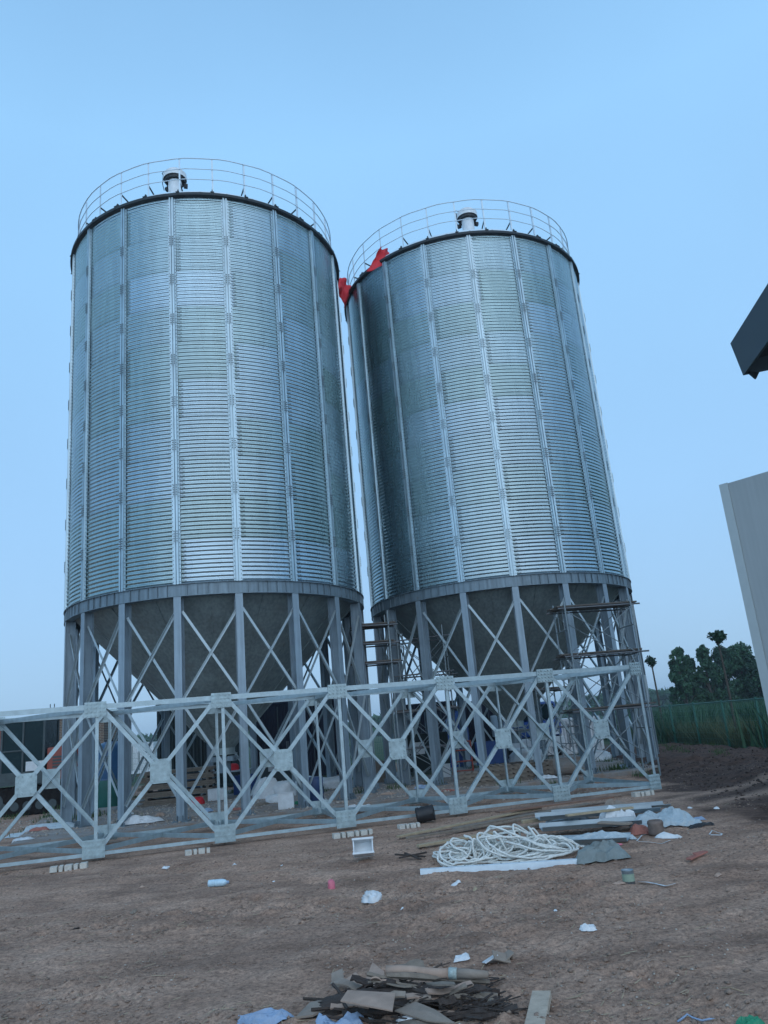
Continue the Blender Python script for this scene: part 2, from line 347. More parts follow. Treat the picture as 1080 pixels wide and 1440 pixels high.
def ground_mat():
    m = bpy.data.materials.new('dirt'); m.use_nodes = True; nt = m.node_tree; N = nt.nodes.new; K = nt.links.new
    b = nt.nodes['Principled BSDF']; b.inputs['Roughness'].default_value = .95; b.inputs['Specular IOR Level'].default_value = .2
    tc = N('ShaderNodeTexCoord'); P = tc.outputs['Object']
    def noise(s, d=8, r=.6, mp=None):
        n = N('ShaderNodeTexNoise'); n.inputs['Scale'].default_value = s; n.inputs['Detail'].default_value = d; n.inputs['Roughness'].default_value = r
        if mp:
            q = N('ShaderNodeMapping'); q.inputs['Scale'].default_value = mp; K(P, q.inputs[0]); K(q.outputs[0], n.inputs['Vector'])
        else: K(P, n.inputs['Vector'])
        return n.outputs[0]
    def ramp(fac, stops):
        r = N('ShaderNodeValToRGB'); e = r.color_ramp.elements
        e[0].position, e[0].color = stops[0][0], (*stops[0][1], 1); e[1].position, e[1].color = stops[-1][0], (*stops[-1][1], 1)
        for p, c in stops[1:-1]: k = e.new(p); k.color = (*c, 1)
        K(fac, r.inputs[0]); return r.outputs[0]
    base = ramp(noise(1.1, 10, .68, (1, 1.6, 1)), [(.3, (.25, .16, .115)), (.5, (.385, .255, .187)), (.72, (.50, .345, .26))])
    fine = ramp(noise(26, 9, .8), [(.34, (.35, .34, .33)), (.5, (1, 1, 1)), (.68, (1.65, 1.6, 1.55))])
    mu = N('ShaderNodeMix'); mu.data_type = 'RGBA'; mu.blend_type = 'MULTIPLY'; mu.inputs[0].default_value = 1; K(base, mu.inputs[6]); K(fine, mu.inputs[7])
    at_ = N('ShaderNodeAttribute'); at_.attribute_name = 'zone'; sp = N('ShaderNodeSeparateColor'); K(at_.outputs['Color'], sp.inputs[0])
    dark = ramp(noise(6, 8, .7), [(.35, (.05, .031, .024)), (.65, (.125, .078, .06))])
    x1 = N('ShaderNodeMix'); x1.data_type = 'RGBA'; K(sp.outputs[0], x1.inputs[0]); K(mu.outputs[2], x1.inputs[6]); K(dark, x1.inputs[7])
    gr = ramp(noise(.8, 8, .7), [(.35, (.02, .045, .02)), (.65, (.06, .085, .04))])
    x2 = N('ShaderNodeMix'); x2.data_type = 'RGBA'; K(sp.outputs[1], x2.inputs[0]); K(x1.outputs[2], x2.inputs[6]); K(gr, x2.inputs[7])
    K(x2.outputs[2], b.inputs['Base Color'])
    bp = N('ShaderNodeBump'); bp.inputs['Strength'].default_value = .8; bp.inputs['Distance'].default_value = .03; K(noise(34, 10, .72), bp.inputs['Height'])
    K(bp.outputs[0], b.inputs['Normal'])
    return m
DIRT = ground_mat()
# ------------------------------------------------------------------ ground
def axis(spec):
    o = []
    for a, b, n in spec: o += list(np.linspace(a, b, n, endpoint=False))
    return np.array(o+[spec[-1][1]])
gx = axis([(-700, -120, 14), (-120, -30, 26), (-30, -12, 50), (-12, -5, 60), (-5, 5, 230), (5, 12, 90), (12, 30, 50), (30, 120, 26), (120, 700, 14)])
gy = axis([(-60, -5, 8), (-5, 4, 20), (4, 9, 150), (9, 14, 100), (14, 22, 100), (22, 36, 80), (36, 80, 40), (80, 250, 30), (250, 1000, 20)])
X, Y = np.meshgrid(gx, gy); Z = gh(X, Y)
g = grid_mesh('ground', X, Y, Z, DIRT); tag(g, kind='structure')
zd = sstep(4.0, 5.0, X-.09*(Y-10)+(fbm(X*1.5, Y*1.5, 5)-.5)*1.8)*sstep(9.4, 11.5, Y+.5*(X-6)+(fbm(X*1.3, Y*1.3, 6)-.5)*2)
for q0 in (14.3, 15.5): zd = zd*(1-.8*np.exp(-((Y-q0-.35*(X-6)-.3*np.sin(X*1.3))/.28)**2))
zd = np.maximum(zd*(1-sstep(11., 11.6, X)), .32*sstep(.54, .72, fbm(X*.9+9, Y*1.6, 44)))
zg = np.maximum(sstep(10.9, 11.5, X)*sstep(15, 20, Y), sstep(37, 42, Y+(fbm(X*.3, Y*.3, 8)-.5)*6))
ca = g.data.color_attributes.new('zone', 'FLOAT_COLOR', 'POINT')
ca.data.foreach_set('color', np.stack([zd, zg, zg*0, zg*0+1], -1).astype(np.float32).ravel())
# concrete slab under the silos
SL, SR = Vector((-4.955, 22.11, .088)), Vector((3.43, 25.02, .088)); SDIR = math.atan2(2.91, 8.385)
mb = MB(); mid = (SL+SR)/2
mb.box((0, .9, -.06), (18.4, 10.6, .3)); sl = mb.build('slab', CONC, bevel=.02, loc=(mid.x, mid.y, 0), rz=SDIR); tag(sl, kind='structure'); sl.location.z = -.0
# ------------------------------------------------------------------ silos
RS = 4.095; ZB = 5.373-.088; ZT = 16.13-.088; NW = 102; NL = 18
silo = empty('grain_silo', SL, 0, 'left corrugated steel grain silo on legs, seen full width with a white cylinder vent', 'silo', 'steel grain silos')
PW = (ZT-ZB)/NW; zz = np.linspace(ZB, ZT, NW*7+1); th = np.linspace(0, 2*math.pi, 216, endpoint=False)
rr = RS-.004+.0112*np.cos((zz-ZB)/PW*2*math.pi+math.pi)
TH, ZZ = np.meshgrid(th, zz); RR = rr[:, None]*np.ones_like(TH)
uv = np.stack([TH/(2*math.pi)*9+.22, (ZZ-ZB)/(PW*10)], -1)
wall = grid_mesh('wall', RR*np.cos(TH), RR*np.sin(TH), ZZ, CORR, silo, uv=uv, wrap=True); wall.pass_index = 1
# wall stiffeners
mb = MB(); X1, Y1 = Vector((0, 1, 0)), Vector((1, 0, 0))
pf = [(-.10, -.006), (-.10, .004), (-.062, .004), (-.056, .05), (-.014, .05), (-.009, .012), (.009, .012), (.014, .05), (.056, .05), (.062, .004), (.10, .004), (.10, -.006)]
mb.prof((RS+.014, 0, ZB-.02), (RS+.014, 0, ZT-.02), pf, X1, Y1)
z = ZB+1.15; bf = []
while z < ZT-.3:
    mb.bx(RS+.064, RS+.072, -.058, -.012, z-.16, z+.16); mb.bx(RS+.064, RS+.072, .012, .058, z-.16, z+.16)
    for k in range(5):
        for t in (-.035, .035): bf += range(len(mb.f), len(mb.f)+6); mb.bx(RS+.070, RS+.088, t-.012, t+.012, z-.13+.06*k, z-.106+.06*k)
    z += 1.17
z = ZB+.05
while z < ZT-.05:
    for t in (-.081, .081): bf += range(len(mb.f), len(mb.f)+6); mb.bx(RS+.016, RS+.029, t-.008, t+.008, z-.008, z+.008)
    z += PW
s0 = mb.build('stiffener', STIFF, silo); s0.data.materials.append(mat('dark_bolt', (.10, .12, .13), .6, .5, .3, 9))
for i in bf: s0.data.polygons[i].material_index = 1
A0 = rad(269)
def ringcopies(o, n, a0, first_rot=True):
    for k in range(n):
        c = o if k == 0 else o.copy()
        if k: COL.objects.link(c); c.parent = o.parent
        c.rotation_euler = (0, 0, a0+2*math.pi*k/n)
        if k and o.children:
            for ch in list(o.children):
                d = ch.copy(); COL.objects.link(d); d.parent = c
ringcopies(s0, NL, A0)
# legs: H section with a base plate
zr0 = ZB-.31
mb = MB(); d0, d1, hw = RS-.22, RS+.03, .088
mb.bx(d1-.014, d1, -hw, hw, .02, zr0-.003); mb.bx(d0, d0+.014, -hw, hw, .02, zr0-.003); mb.bx(d0+.014, d1-.014, -.006, .006, .02, zr0-.003)
lg = mb.build('leg', LEG, silo)
mb = MB(); mb.bx(d0-.07, d1+.07, -.18, .18, .0, .022)
for a in (d0-.035, d1+.035):
    for t in (-.13, .13): mb.cyl((a, t, .022), (a, t, .075), .014, 6)
for t in (-.06, .06): mb.bx(d1, d1+.06, t-.006, t+.006, .022, .14)
bp_ = mb.build('base_plate', RINGM, lg)
ringcopies(lg, NL, A0)
# ring beam
mb = MB(); mb.lathe([(RS-.16, zr0), (RS+.045, zr0), (RS+.045, zr0+.012), (RS+.012, zr0+.012), (RS+.012, ZB-.022), (RS+.06, ZB-.022), (RS+.06, ZB-.006), (RS-.16, ZB-.006)], 108)
for k in range(108):
    if k % 6 == 0: continue
    a = A0+2*math.pi*k/108; m_ = Matrix.Rotation(a, 3, 'Z'); mb.box(m_ @ Vector((RS+.027, 0, (zr0+ZB)/2-.005)), (.028, .008, ZB-zr0-.036), m_)
mb.build('ring_beam', RINGM, silo)
# hopper cone, with welded panel seams
mb = MB(); r0, r1, c0, c1 = RS-.17, .30, ZB-.12, 1.45
mb.lathe([(r0, ZB-.02), (r0, c0)]+[(r0+(r1-r0)*t, c0+(c1-c0)*t) for t in (.24, .245, .5, .505, .77, .775, 1)]+[(.30, 1.30), (.36, 1.30), (.36, 1.27), (.18, 1.27)], 72)
for k in range(18):
    a = A0+rad(10)+2*math.pi*k/18; ca_, sa = math.cos(a), math.sin(a)
    mb.bar(((r0+.004)*ca_, (r0+.004)*sa, c0-.01), ((r1+.2)*ca_, (r1+.2)*sa, c1+.2), .03, .02)
hop = mb.build('hopper', CONE, silo, smooth=False)
mb = MB(); mb.box((0, 0, 1.16), (.62, .5, .14)); mb.cyl((.31, 0, 1.16), (.55, 0, 1.16), .03, 8); mb.cyl((.55, 0, 1.16), (.57, 0, 1.16), .12, 12); mb.lathe([(.18, 1.09), (.18, .8)], 16)
mb.build('slide_gate', RINGM, hop, bevel=.01)
# braces
def brace_pair(z0, z1):
    for k in range(NL):
        a, b = A0+2*math.pi*k/NL, A0+2*math.pi*(k+1)/NL; R = RS-.03
        pa, pb = Vector((R*math.cos(a), R*math.sin(a), 0)), Vector((R*math.cos(b), R*math.sin(b), 0)); t = (pb-pa).normalized(); nrm = Vector((t.y, -t.x, 0))
        for s in (0, 1):
            p, q = (pa+t*.07, pb-t*.07) if s == 0 else (pb-t*.07, pa+t*.07)
            d = (Vector((q.x, q.y, z0))-Vector((p.x, p.y, z1))).normalized(); up = nrm.cross(d).normalized()
            mb = MB(); off = nrm*(.012 if s else -.014)
            mb.ang(Vector((p.x, p.y, z1))+off, Vector((q.x, q.y, z0))+off, .06, up, nrm if s else -nrm, .007); mb.build('brace', BRACE, silo)
brace_pair(2.63, 4.62); brace_pair(.42, 2.46)
# roof
mb = MB(); zt = ZT
mb.lathe([(RS-.05, zt-.05), (RS+.07, zt-.045), (RS+.085, zt+.0), (RS+.09, zt+.05), (RS+.08, zt+.075), (.45, zt+2.02), (.45, zt+2.3), (.02, zt+2.38)], 72)
rf = mb.build('roof', ROOFM, silo)
mb = MB(); mb.lathe([(RS+.02, zt-.07), (RS+.11, zt-.03), (RS+.11, zt+.05), (RS+.10, zt+.05), (RS+.10, zt-.02), (RS+.02, zt-.05)], 108); mb.build('eave', DARKST, silo)
mb = MB()
for k in range(36):
    a = 2*math.pi*k/36; ca_, sa = math.cos(a), math.sin(a); mb.bar((4.1*ca_, 4.1*sa, zt+.11), (.5*ca_, .5*sa, zt+2.03), .05, .05)
mb.build('roof_rib', ROOFM, rf)
# guard rail
def make_rail(parent, a0):
    Rr_ = 4.0; mb = MB(); n = 84
    for z_, r_ in ((17.45, .017), (17.1, .013), (16.76, .013)):
        mb.tube([(Rr_*math.cos(2*math.pi*i/n), Rr_*math.sin(2*math.pi*i/n), z_-.088+(.01*math.sin(i*1.7))) for i in range(n)], r_, 5, True)
    mb.lathe([(Rr_, 16.33-.088), (Rr_+.004, 16.33-.088), (Rr_+.004, 16.37-.088), (Rr_, 16.37-.088)], 72)
    o = mb.build('guard_rail', RAILM, parent)
    mb = MB(); mb.ang((Rr_-.01, 0, zt+.1), (Rr_-.01, 0, 17.46-.088), .045, Vector((0, 1, 0)), Vector((-1, 0, 0)), .007)
    p = mb.build('post', RAILM, o)
    mb = MB(); mb.bar((Rr_-.03, .02, 16.72-.088), (3.42, .02, zt+.45), .03, .03); s1 = mb.build('stay', DARKST, o)
    mb = MB(); mb.add([(RS+.14, -.012, zt-.04), (RS+.14, .012, zt-.04), (RS-.12, .012, zt+.02), (RS-.12, -.012, zt+.02), (RS+.02, -.012, zt+.22), (RS+.02, .012, zt+.22), (RS-.04, -.012, zt+.22), (RS-.04, .012, zt+.22)], [(0, 1, 5, 4), (4, 5, 7, 6), (6, 7, 2, 3), (0, 4, 6, 3), (1, 2, 7, 5), (0, 3, 2, 1)])
    mb.box((RS+.0, 0, zt+.09), (.2, .10, .02)); s2 = mb.build('post_foot', DARKST, o)
    for q in (p, s1, s2): ringcopies(q, 28, a0)
    return o
silo2 = copy_tree(silo); silo2.location = SR; silo2['label'] = 'right corrugated steel grain silo, nearer the building wall, with red cloths at its rim'
for c in silo2.children:
    if c.name.startswith('wall'): c.pass_index = 2
make_rail(silo, rad(271.6)); make_rail(silo2, rad(264.4))
def vent(parent, px, py, Y, lean):
    p = at(px, py, Y); c = p-parent.location; r = math.hypot(c.x, c.y); zb = zt+.08+(4.18-r)*.533
    mb = MB(); top = c.z
    mb.lathe([(.21, zb-.1), (.21, top-.42), (.25, top-.42), (.25, top-.40)], 20, (c.x, c.y, 0))
    mb.lathe([(.36, top-.34), (.36, top-.16), (.27, top-.06), (.12, top-.02), (.01, top)], 20, (c.x, c.y, 0))
    mb.lathe([(.31, zb-.2), (.31, zb+.06), (.21, zb+.06)], 20, (c.x, c.y, 0))
    o = mb.build('roof_vent', WHITE, parent, smooth=False)
    mb = MB(); mb.lathe([(.20, top-.42), (.31, top-.42), (.33, top-.33), (.355, top-.335), (.355, top-.30), (.01, top-.30)], 20, (c.x, c.y, 0))
    for a in (150, 20): mb.cyl((c.x+.27*math.cos(rad(a)), c.y+.27*math.sin(rad(a)), top-.5), (c.x+.38*math.cos(rad(a)), c.y+.38*math.sin(rad(a)), top-.5), .08, 10)
    mb.build('vent_band', BLACK, o)
    mb = MB(); mb.tube([(c.x-.28, c.y, top-.30), (c.x-.40, c.y-.02, top-.05), (c.x-.36, c.y, top+.03), (c.x-.27, c.y, top-.02), (c.x-.24, c.y, top-.2)], .014, 5)
    mb.tube([(c.x-.36, c.y-.03, top-.1), (c.x-.39, c.y-.03, top-.45), (c.x-.34, c.y-.03, top-.7)], .012, 5); mb.build('cable', BLACK, o)
vent(silo, 246, 241, 20.55, 0); vent(silo2, 655.5, 296, 23.3, 0)

# ------------------------------------------------------------------ lattice tower section lying on its side
TO = Vector((4.985, 16.576, 0)); TA = rad(15.573); TZ = .063; TL, THH, TW = 2.131, 2.439, 2.686
ux = Vector((math.cos(TA), math.sin(TA), 0)); uw = Vector((-math.sin(TA), math.cos(TA), 0))
tr = empty('lattice_tower_section', TO, TA, 'galvanised lattice tower section lying on its side in front of both silos', 'steel frame')
NB = 7; EX, EY, EZ = Vector((1, 0, 0)), Vector((0, 1, 0)), Vector((0, 0, 1))
def P(k, y, z): return Vector((-TL*k, y, TZ+z))
XL = -TL*NB-.1
cw = .10
for y, z, a, b in ((0, THH, EY, -EZ), (TW, THH, -EY, -EZ), (0, 0, EY, EZ), (TW, 0, -EY, EZ)):
    mb = MB(); w1, w2, t = (.10, .085, .01) if z else (.12, .055, .01); mb.prof((XL, y, TZ+z), (.06, y, TZ+z), [(0, 0), (w1, 0), (w1, t), (t, t), (t, w2), (0, w2)], a, b); mb.build('chord', GALV, tr)
def gusset(c, w, h, face, nm='gusset_plate', clip=.0):
    # plate standing in the face plane (front face: normal -y ; back: +y)
    mb = MB(); s = -1 if face == 0 else 1; y = c.y+s*.010; t = .008
    pts = [(-w/2, -h/2), (w/2, -h/2), (w/2, h/2), (-w/2, h/2)]
    if clip: pts = [(-w/2+clip, -h/2), (w/2-clip, -h/2), (w/2, -h/2+clip), (w/2, h/2-clip), (w/2-clip, h/2), (-w/2+clip, h/2), (-w/2, h/2-clip), (-w/2, -h/2+clip)]
    n = len(pts); vs = [(c.x+a, y-t, c.z+b) for a, b in pts]+[(c.x+a, y+t, c.z+b) for a, b in pts]
    mb.add(vs, [tuple(range(n)), tuple(range(2*n-1, n-1, -1))]+[(i, n+i, n+(i+1) % n, (i+1) % n) for i in range(n)])
    nx = 5
    for i in range(nx):
        for j in range(4):
            if nm == 'centre_plate' and (i in (2,) or j in (1, 2) and i in (1, 3)): continue
            bx_, bz = -w/2+w*(i+.5)/nx, -h/2+h*(j+.5)/4
            mb.cyl((c.x+bx_, y+s*t, c.z+bz), (c.x+bx_, y+s*(t+.022), c.z+bz), .018, 6)
    mb.build(nm, GALVP, tr)
for f, y in ((0, 0.), (1, TW)):
    s = -1 if f == 0 else 1; nrm = Vector((0, -s, 0))
    for k in range(NB+1):
        w_ = .355 if 0 < k < NB else .25
        gusset(P(k, y+s*.006, THH-.09)-(EX*.07 if k == 0 else EX*0), w_, .26, f); gusset(P(k, y+s*.006, .11)-(EX*.07 if k == 0 else EX*0), w_, .29, f)
        mb = MB(); mb.ang(P(k, y+s*.001-s*.012, .12), P(k, y+s*.001-s*.012, THH-.12), .056, EX if k else -EX, nrm, .007); mb.build('upright', GALV, tr)
        if k < NB:
            c = P(k+.5, y, THH/2)
            for (ka, za, kb, zb_, o_) in ((k+.06, THH-.1, k+.94, .14, .0), (k+.06, .14, k+.94, THH-.1, .012)):
                p, q = P(ka, y-s*(.004+o_), za), P(kb, y-s*(.004+o_), zb_); d = (q-p).normalized(); up = d.cross(nrm)
                mb = MB(); mb.ang(p-up*.034, q-up*.034, .068, up, nrm, .008); mb.build('brace', GALV, tr)
            gusset(P(k+.5, y+s*.006, THH/2), .33, .37, f, 'centre_plate', .05)
for z in (0, THH):
    zz_ = EZ if z == 0 else -EZ
    for k in range(NB+1):
        mb = MB(); mb.ang(P(k, .05, z+zz_.z*.018), P(k, TW-.05, z+zz_.z*.018), .08, EX if k else -EX, zz_, .008); mb.build('cross_strut', GALV, tr)
        if k < NB:
            for s_, (p, q) in enumerate(((P(k+.03, .08, z), P(k+.97, TW-.08, z)), (P(k+.03, TW-.08, z), P(k+.97, .08, z)))):
                if s_ == 1 and z > 0: continue
                d = (q-p).normalized(); mb = MB(); o_ = zz_*(.028+.012*s_); mb.ang(p+o_, q+o_, .08, d.cross(EZ), zz_, .008); mb.build('plan_brace', GALV, tr)
# blocks it rests on
TG = 'blocks under the tower section'
BL = ['pale hollow blocks under the frame at the lower left of the photo', 'pale hollow blocks under the third frame joint from the left', 'pale hollow blocks under the frame behind the white box', 'small pale blocks under the frame left of the black pipe', 'pale blocks under the right end of the frame']
for n_, (px, py, w_) in enumerate(((97, 1221, .55), (279, 1199, .42), (497, 1174, .70), (576, 1163, .40), (905, 1117, .45))):
    p = gp(px, py, .0); mb = MB(); z0 = gz(p.x, p.y)-.01; q = int(w_/.1)
    hz = max(TZ-.004-z0, .03)
    for i in range(q):
        x = -w_/2+w_*(i+.5)/q
        mb.box((x, random.uniform(-.01, .01), z0+hz/2), (w_/q*(.5 if i % 2 else .93), .15, hz*random.uniform(.85, .99)), Matrix.Rotation(random.uniform(-.08, .08), 3, 'Z'))
    o = mb.build('support_block', BLOCK, loc=(p.x, p.y, 0), rz=TA); tag(o, BL[n_], 'block', TG)

# ------------------------------------------------------------------ red cloths
def cloth(name, pts, m, label, cat, amp=.06, n=14, seed=0, group=None, thick=.004):
    # pts: outline corner points TL, TR, BR, BL
    TLp, TRp, BRp, BLp = [Vector(p) for p in pts]; nrm = ((TRp-TLp).cross(BLp-TLp)).normalized(); mb = MB(); vs = []
    for j in range(n+1):
        for i in range(n+1):
            u, v = i/n, j/n; p = (TLp*(1-u)+TRp*u)*(1-v)+(BLp*(1-u)+BRp*u)*v
            w = math.sin(u*9+seed+v*2)*amp+(float(vnoise(u*4+seed, v*4, seed+3))-.5)*amp*2.5
            p = p+nrm*w+(TRp-TLp)*(float(vnoise(v*5, seed*1.3+u, 8))-.5)*.22+(BLp-TLp)*(float(vnoise(u*4, seed*2.1, 18))-.5)*.3*v; vs.append(p)
    mb.add(vs, [(j*(n+1)+i, j*(n+1)+i+1, (j+1)*(n+1)+i+1, (j+1)*(n+1)+i) for j in range(n) for i in range(n)])
    o = mb.build(name, m, smooth=True, thick=thick); return tag(o, label, cat, group)
F = [at(481, 389, 23.6), at(492, 404, 23.75), at(488, 431, 23.7), at(470, 403, 23.2)]
cloth('red_cloth', F, REDC, 'red cloth blowing outwards in the gap beside the left edge of the right silo roof', 'cloth', .07, 16, 2)
F = [at(533, 349, 22.0), at(547, 351, 22.2), at(549, 372, 22.1), at(518, 380, 21.75)]
cloth('red_cloth', F, REDC, 'red cloth draped over the guard rail near the left side of the right silo roof', 'cloth', .06, 16, 5)

# ------------------------------------------------------------------ scaffolds
def scaffold(name, loc, rz, w, d, levels, decks, label, seed, H, xb=True):
    t = empty(name, loc, rz, label, 'scaffold'); rnd = random.Random(seed)
    for sx in (0, w):
        for sy in (0, d):
            mb = MB(); mb.cyl((sx, sy, 0), (sx+rnd.uniform(-.03, .03), sy, H), .021, 7); mb.build('upright', SCAF, t)
    for z in levels:
        for sx in (0, w):
            mb = MB(); mb.cyl((sx, 0, z-.06), (sx, d, z-.06), .016, 6); mb.cyl((sx, 0, z-.55), (sx, d, z-.55), .014, 6)
            mb.cyl((sx, d*.3, z-.55), (sx, d*.3, z-.06), .012, 6); mb.cyl((sx, d*.7, z-.55), (sx, d*.7, z-.06), .012, 6)
            mb.build('end_frame', SCAF, t)
        for sy in (0, d): mb = MB(); mb.cyl((-.2, sy, z-.03), (w+.25, sy+rnd.uniform(-.05, .05), z-.03+rnd.uniform(-.03, .03)), .022, 7); mb.build('ledger', RUSTM, t)
        if xb:
            for sy in (0, d):
                for s in (0, 1):
                    mb = MB(); zl = max(z-1.3, .1); mb.cyl((0, sy+.03*s, zl if s else z-.1), (w, sy+.03*s, z-.1 if s else zl), .012, 6); mb.build('cross_brace', SCAF, t)
    for z in decks:
        mb = MB(); n = 3
        for i in range(n):
            y0 = d*i/n+.02; mb.box((w/2+rnd.uniform(-.1, .1), y0+d/n/2, z+.02+rnd.uniform(-.005, .008)), (w+.4, d/n-.03, .035), Matrix.Rotation(rnd.uniform(-.015, .015), 3, 'Z'))
        mb.build('deck', BOARD, t)
    return t
scaffold('scaffold_tower', (4.35, 19.65, .0), rad(8), 1.75, .9, (1.68, 3.02, 4.22), (1.68, 3.02, 4.22), 'rusty pipe scaffold with board decks between the lying frame and right silo legs', 3, 4.4)
scaffold('scaffold_tower', (4.0, 23.6, .09), rad(25), 1.5, 1.2, (1.2, 2.3, 3.4), (2.3,), 'pipe scaffold standing under the hopper of the right silo', 8, 3.9)
scaffold('scaffold_tower', (-1.0, 21.6, .09), rad(6), .85, .85, (3.35, 3.9, 4.4), (3.35, 3.9, 4.4), 'narrow scaffold with three close board decks in the gap between the two silos', 4, 4.75, xb=False)
scaffold('scaffold_tower', (.05, 22.6, .09), rad(-10), 1.3, .9, (1.0, 2.0, 3.0, 4.0), (2.0,), 'pipe scaffold behind the left legs of the right silo', 11, 4.3)

# ------------------------------------------------------------------ things behind and between the silos
def part(name, m, parent, boxes, bevel=.01, smooth=False):
    mb = MB()
    for b in boxes: mb.bx(*b)
    return mb.build(name, m, parent, bevel=bevel, smooth=smooth)
# excavator: x to the right (rear), boom to the left
ex = empty('excavator', (-12.2, 27.6, gz(-12.2, 27.6)), rad(4), 'orange and grey crawler excavator standing at the left edge beside the left silo', 'excavator')
for y in (-1.25, .75):
    mb = MB(); prof = []; n = 28
    for i in range(n):
        a = 2*math.pi*i/n; cx = 1.25 if math.cos(a) > 0 else -1.25; prof.append((cx+.42*math.cos(a), .45+.42*math.sin(a)))
    mb.prof((0, y, 0), (0, y+.5, 0), prof, Vector((1, 0, 0)), Vector((0, 0, 1)))
    L_ = 2*2.5+2*math.pi*.42; ns_ = 40
    for i in range(ns_):
        s = L_*i/ns_
        if s < 2.5: x, z, a = -1.25+s, .03, 0
        elif s < 2.5+math.pi*.42: t = (s-2.5)/.42; x, z, a = 1.25+.43*math.sin(t), .45-.43*math.cos(t), -t
        elif s < 5+math.pi*.42: t = s-2.5-math.pi*.42; x, z, a = 1.25-t, .88, 0
        else: t = (s-5-math.pi*.42)/.42; x, z, a = -1.25-.43*math.sin(t), .45+.43*math.cos(t), -t
        mb.box((x, y+.25, z), (.07, .56, .06), Matrix.Rotation(a, 3, 'Y'))
    tk = mb.build('track', TRACK, ex)
    mb = MB()
    for i in range(6): mb.cyl((-1.0+.4*i, y-.02, .3), (-1.0+.4*i, y+.52, .3), .14, 12)
    for x in (-1.25, 1.25): mb.cyl((x, y-.03, .45), (x, y+.53, .45), .3, 14)
    mb.build('roller', DGREY, tk)
part('undercarriage', DGREY, ex, [(-.9, .9, -.8, .8, .35, .75), (-.5, .5, -.5, .5, .75, 1.0)])
hb = part('engine_housing', ORANGE, ex, [(.35, 1.35, -1.2, 1.2, 1.02, 2.05), (-1.0, .35, .1, 1.2, 1.02, 1.9)], .06)
part('louvre', DGREY, hb, [(.55, 1.2, -1.215, -1.2, 1.3+.1*i, 1.36+.1*i) for i in range(5)], 0)
part('counterweight', ORANGE, ex, [(1.36, 1.75, -1.15, 1.15, 1.05, 1.75)], .12)
part('deck_plate', DGREY, ex, [(-1.3, 1.5, -1.25, 1.25, .95, 1.02)])
cab = part('cab', DGREY, ex, [(-1.15, .3, -1.22, -1.14, 1.02, 1.35), (-1.15, .3, .0, .08, 1.02, 1.35), (-1.15, .3, -1.22, .08, 2.94, 3.06), (-1.15, -1.07, -1.22, -1.14, 1.3, 2.98), (.22, .3, -1.22, -1.14, 1.3, 2.98), (-1.15, -1.07, 0, .08, 1.3, 2.98), (.22, .3, 0, .08, 1.3, 2.98), (-.45, -.38, -1.22, -1.15, 1.3, 2.98), (-1.15, -.42, -1.22, -1.15, 2.0, 2.05)], .015)
part('cab_window', GLASSD, cab, [(-1.07, .22, -1.19, -1.17, 1.35, 2.94), (-1.12, -1.10, -1.14, 0, 1.1, 2.94), (.25, .27, -1.14, 0, 1.5, 2.94), (-1.07, .22, .03, .05, 1.35, 2.94)], 0)
part('seat', BLACK, cab, [(-.5, 0, -.85, -.3, 1.3, 1.5), (-.1, .02, -.85, -.3, 1.5, 2.1)], .04)
part('door_panel', WHITE, cab, [(-.30, .26, -1.235, -1.222, 1.36, 1.66)], .01)
mb = MB(); bp1 = [(-.9, 1.3), (-1.6, 2.9), (-3.2, 3.7), (-3.3, 3.35), (-2.0, 2.4), (-1.2, 1.1)]
mb.prof((0, .2, 0), (0, .55, 0), bp1, Vector((1, 0, 0)), Vector((0, 0, 1))); bm_ = mb.build('boom', ORANGE, ex, bevel=.02)
mb = MB(); mb.prof((0, .25, 0), (0, .5, 0), [(-3.0, 3.9), (-3.5, 3.8), (-4.3, 1.4), (-4.1, 1.35)], Vector((1, 0, 0)), Vector((0, 0, 1))); mb.build('arm', ORANGE, ex, bevel=.02)
mb = MB(); mb.prof((0, .0, 0), (0, .8, 0), [(-4.35, 1.45), (-4.0, 1.4), (-3.7, .8), (-3.9, .35), (-4.5, .45), (-4.6, .6), (-4.2, .75)], Vector((1, 0, 0)), Vector((0, 0, 1))); mb.build('bucket', DGREY, ex, bevel=.02)
mb = MB(); mb.cyl((-1.0, .37, 1.5), (-2.2, .37, 2.6), .06, 8); mb.build('cylinder', DGREY, ex)
for dx in (0, .14):
    mb = MB(); mb.cyl((dx+.1, -.3, 3.05), (dx+.1, -.3, 3.5), .015, 6); mb.build('antenna', DGREY, ex)
# brick hut behind
def brick_mat():
    m = bpy.data.materials.new('brickwork'); m.use_nodes = True; nt = m.node_tree; N = nt.nodes.new; K = nt.links.new
    b = nt.nodes['Principled BSDF']; b.inputs['Roughness'].default_value = .9; tc = N('ShaderNodeTexCoord'); br = N('ShaderNodeTexBrick'); mp = N('ShaderNodeMapping'); mp.inputs['Rotation'].default_value = (rad(90), 0, 0)
    K(tc.outputs['Object'], mp.inputs[0]); K(mp.outputs[0], br.inputs['Vector']); br.inputs['Scale'].default_value = 1; br.inputs['Brick Width'].default_value = .24; br.inputs['Row Height'].default_value = .07; br.inputs['Mortar Size'].default_value = .012
    br.inputs['Color1'].default_value = (.20, .12, .075, 1); br.inputs['Color2'].default_value = (.10, .07, .055, 1); br.inputs['Mortar'].default_value = (.28, .26, .22, 1); K(br.outputs[0], b.inputs['Base Color'])
    return m
BRK = brick_mat()
hp = at(62, 1050, 34); hq = at(146, 1050, 34); wdt = hq.x-hp.x
hut = empty('brick_hut', (hp.x, 34, 0), 0, 'small brown brick hut behind the excavator and the left silo legs', 'hut')
zt_ = at(100, 1008, 34).z
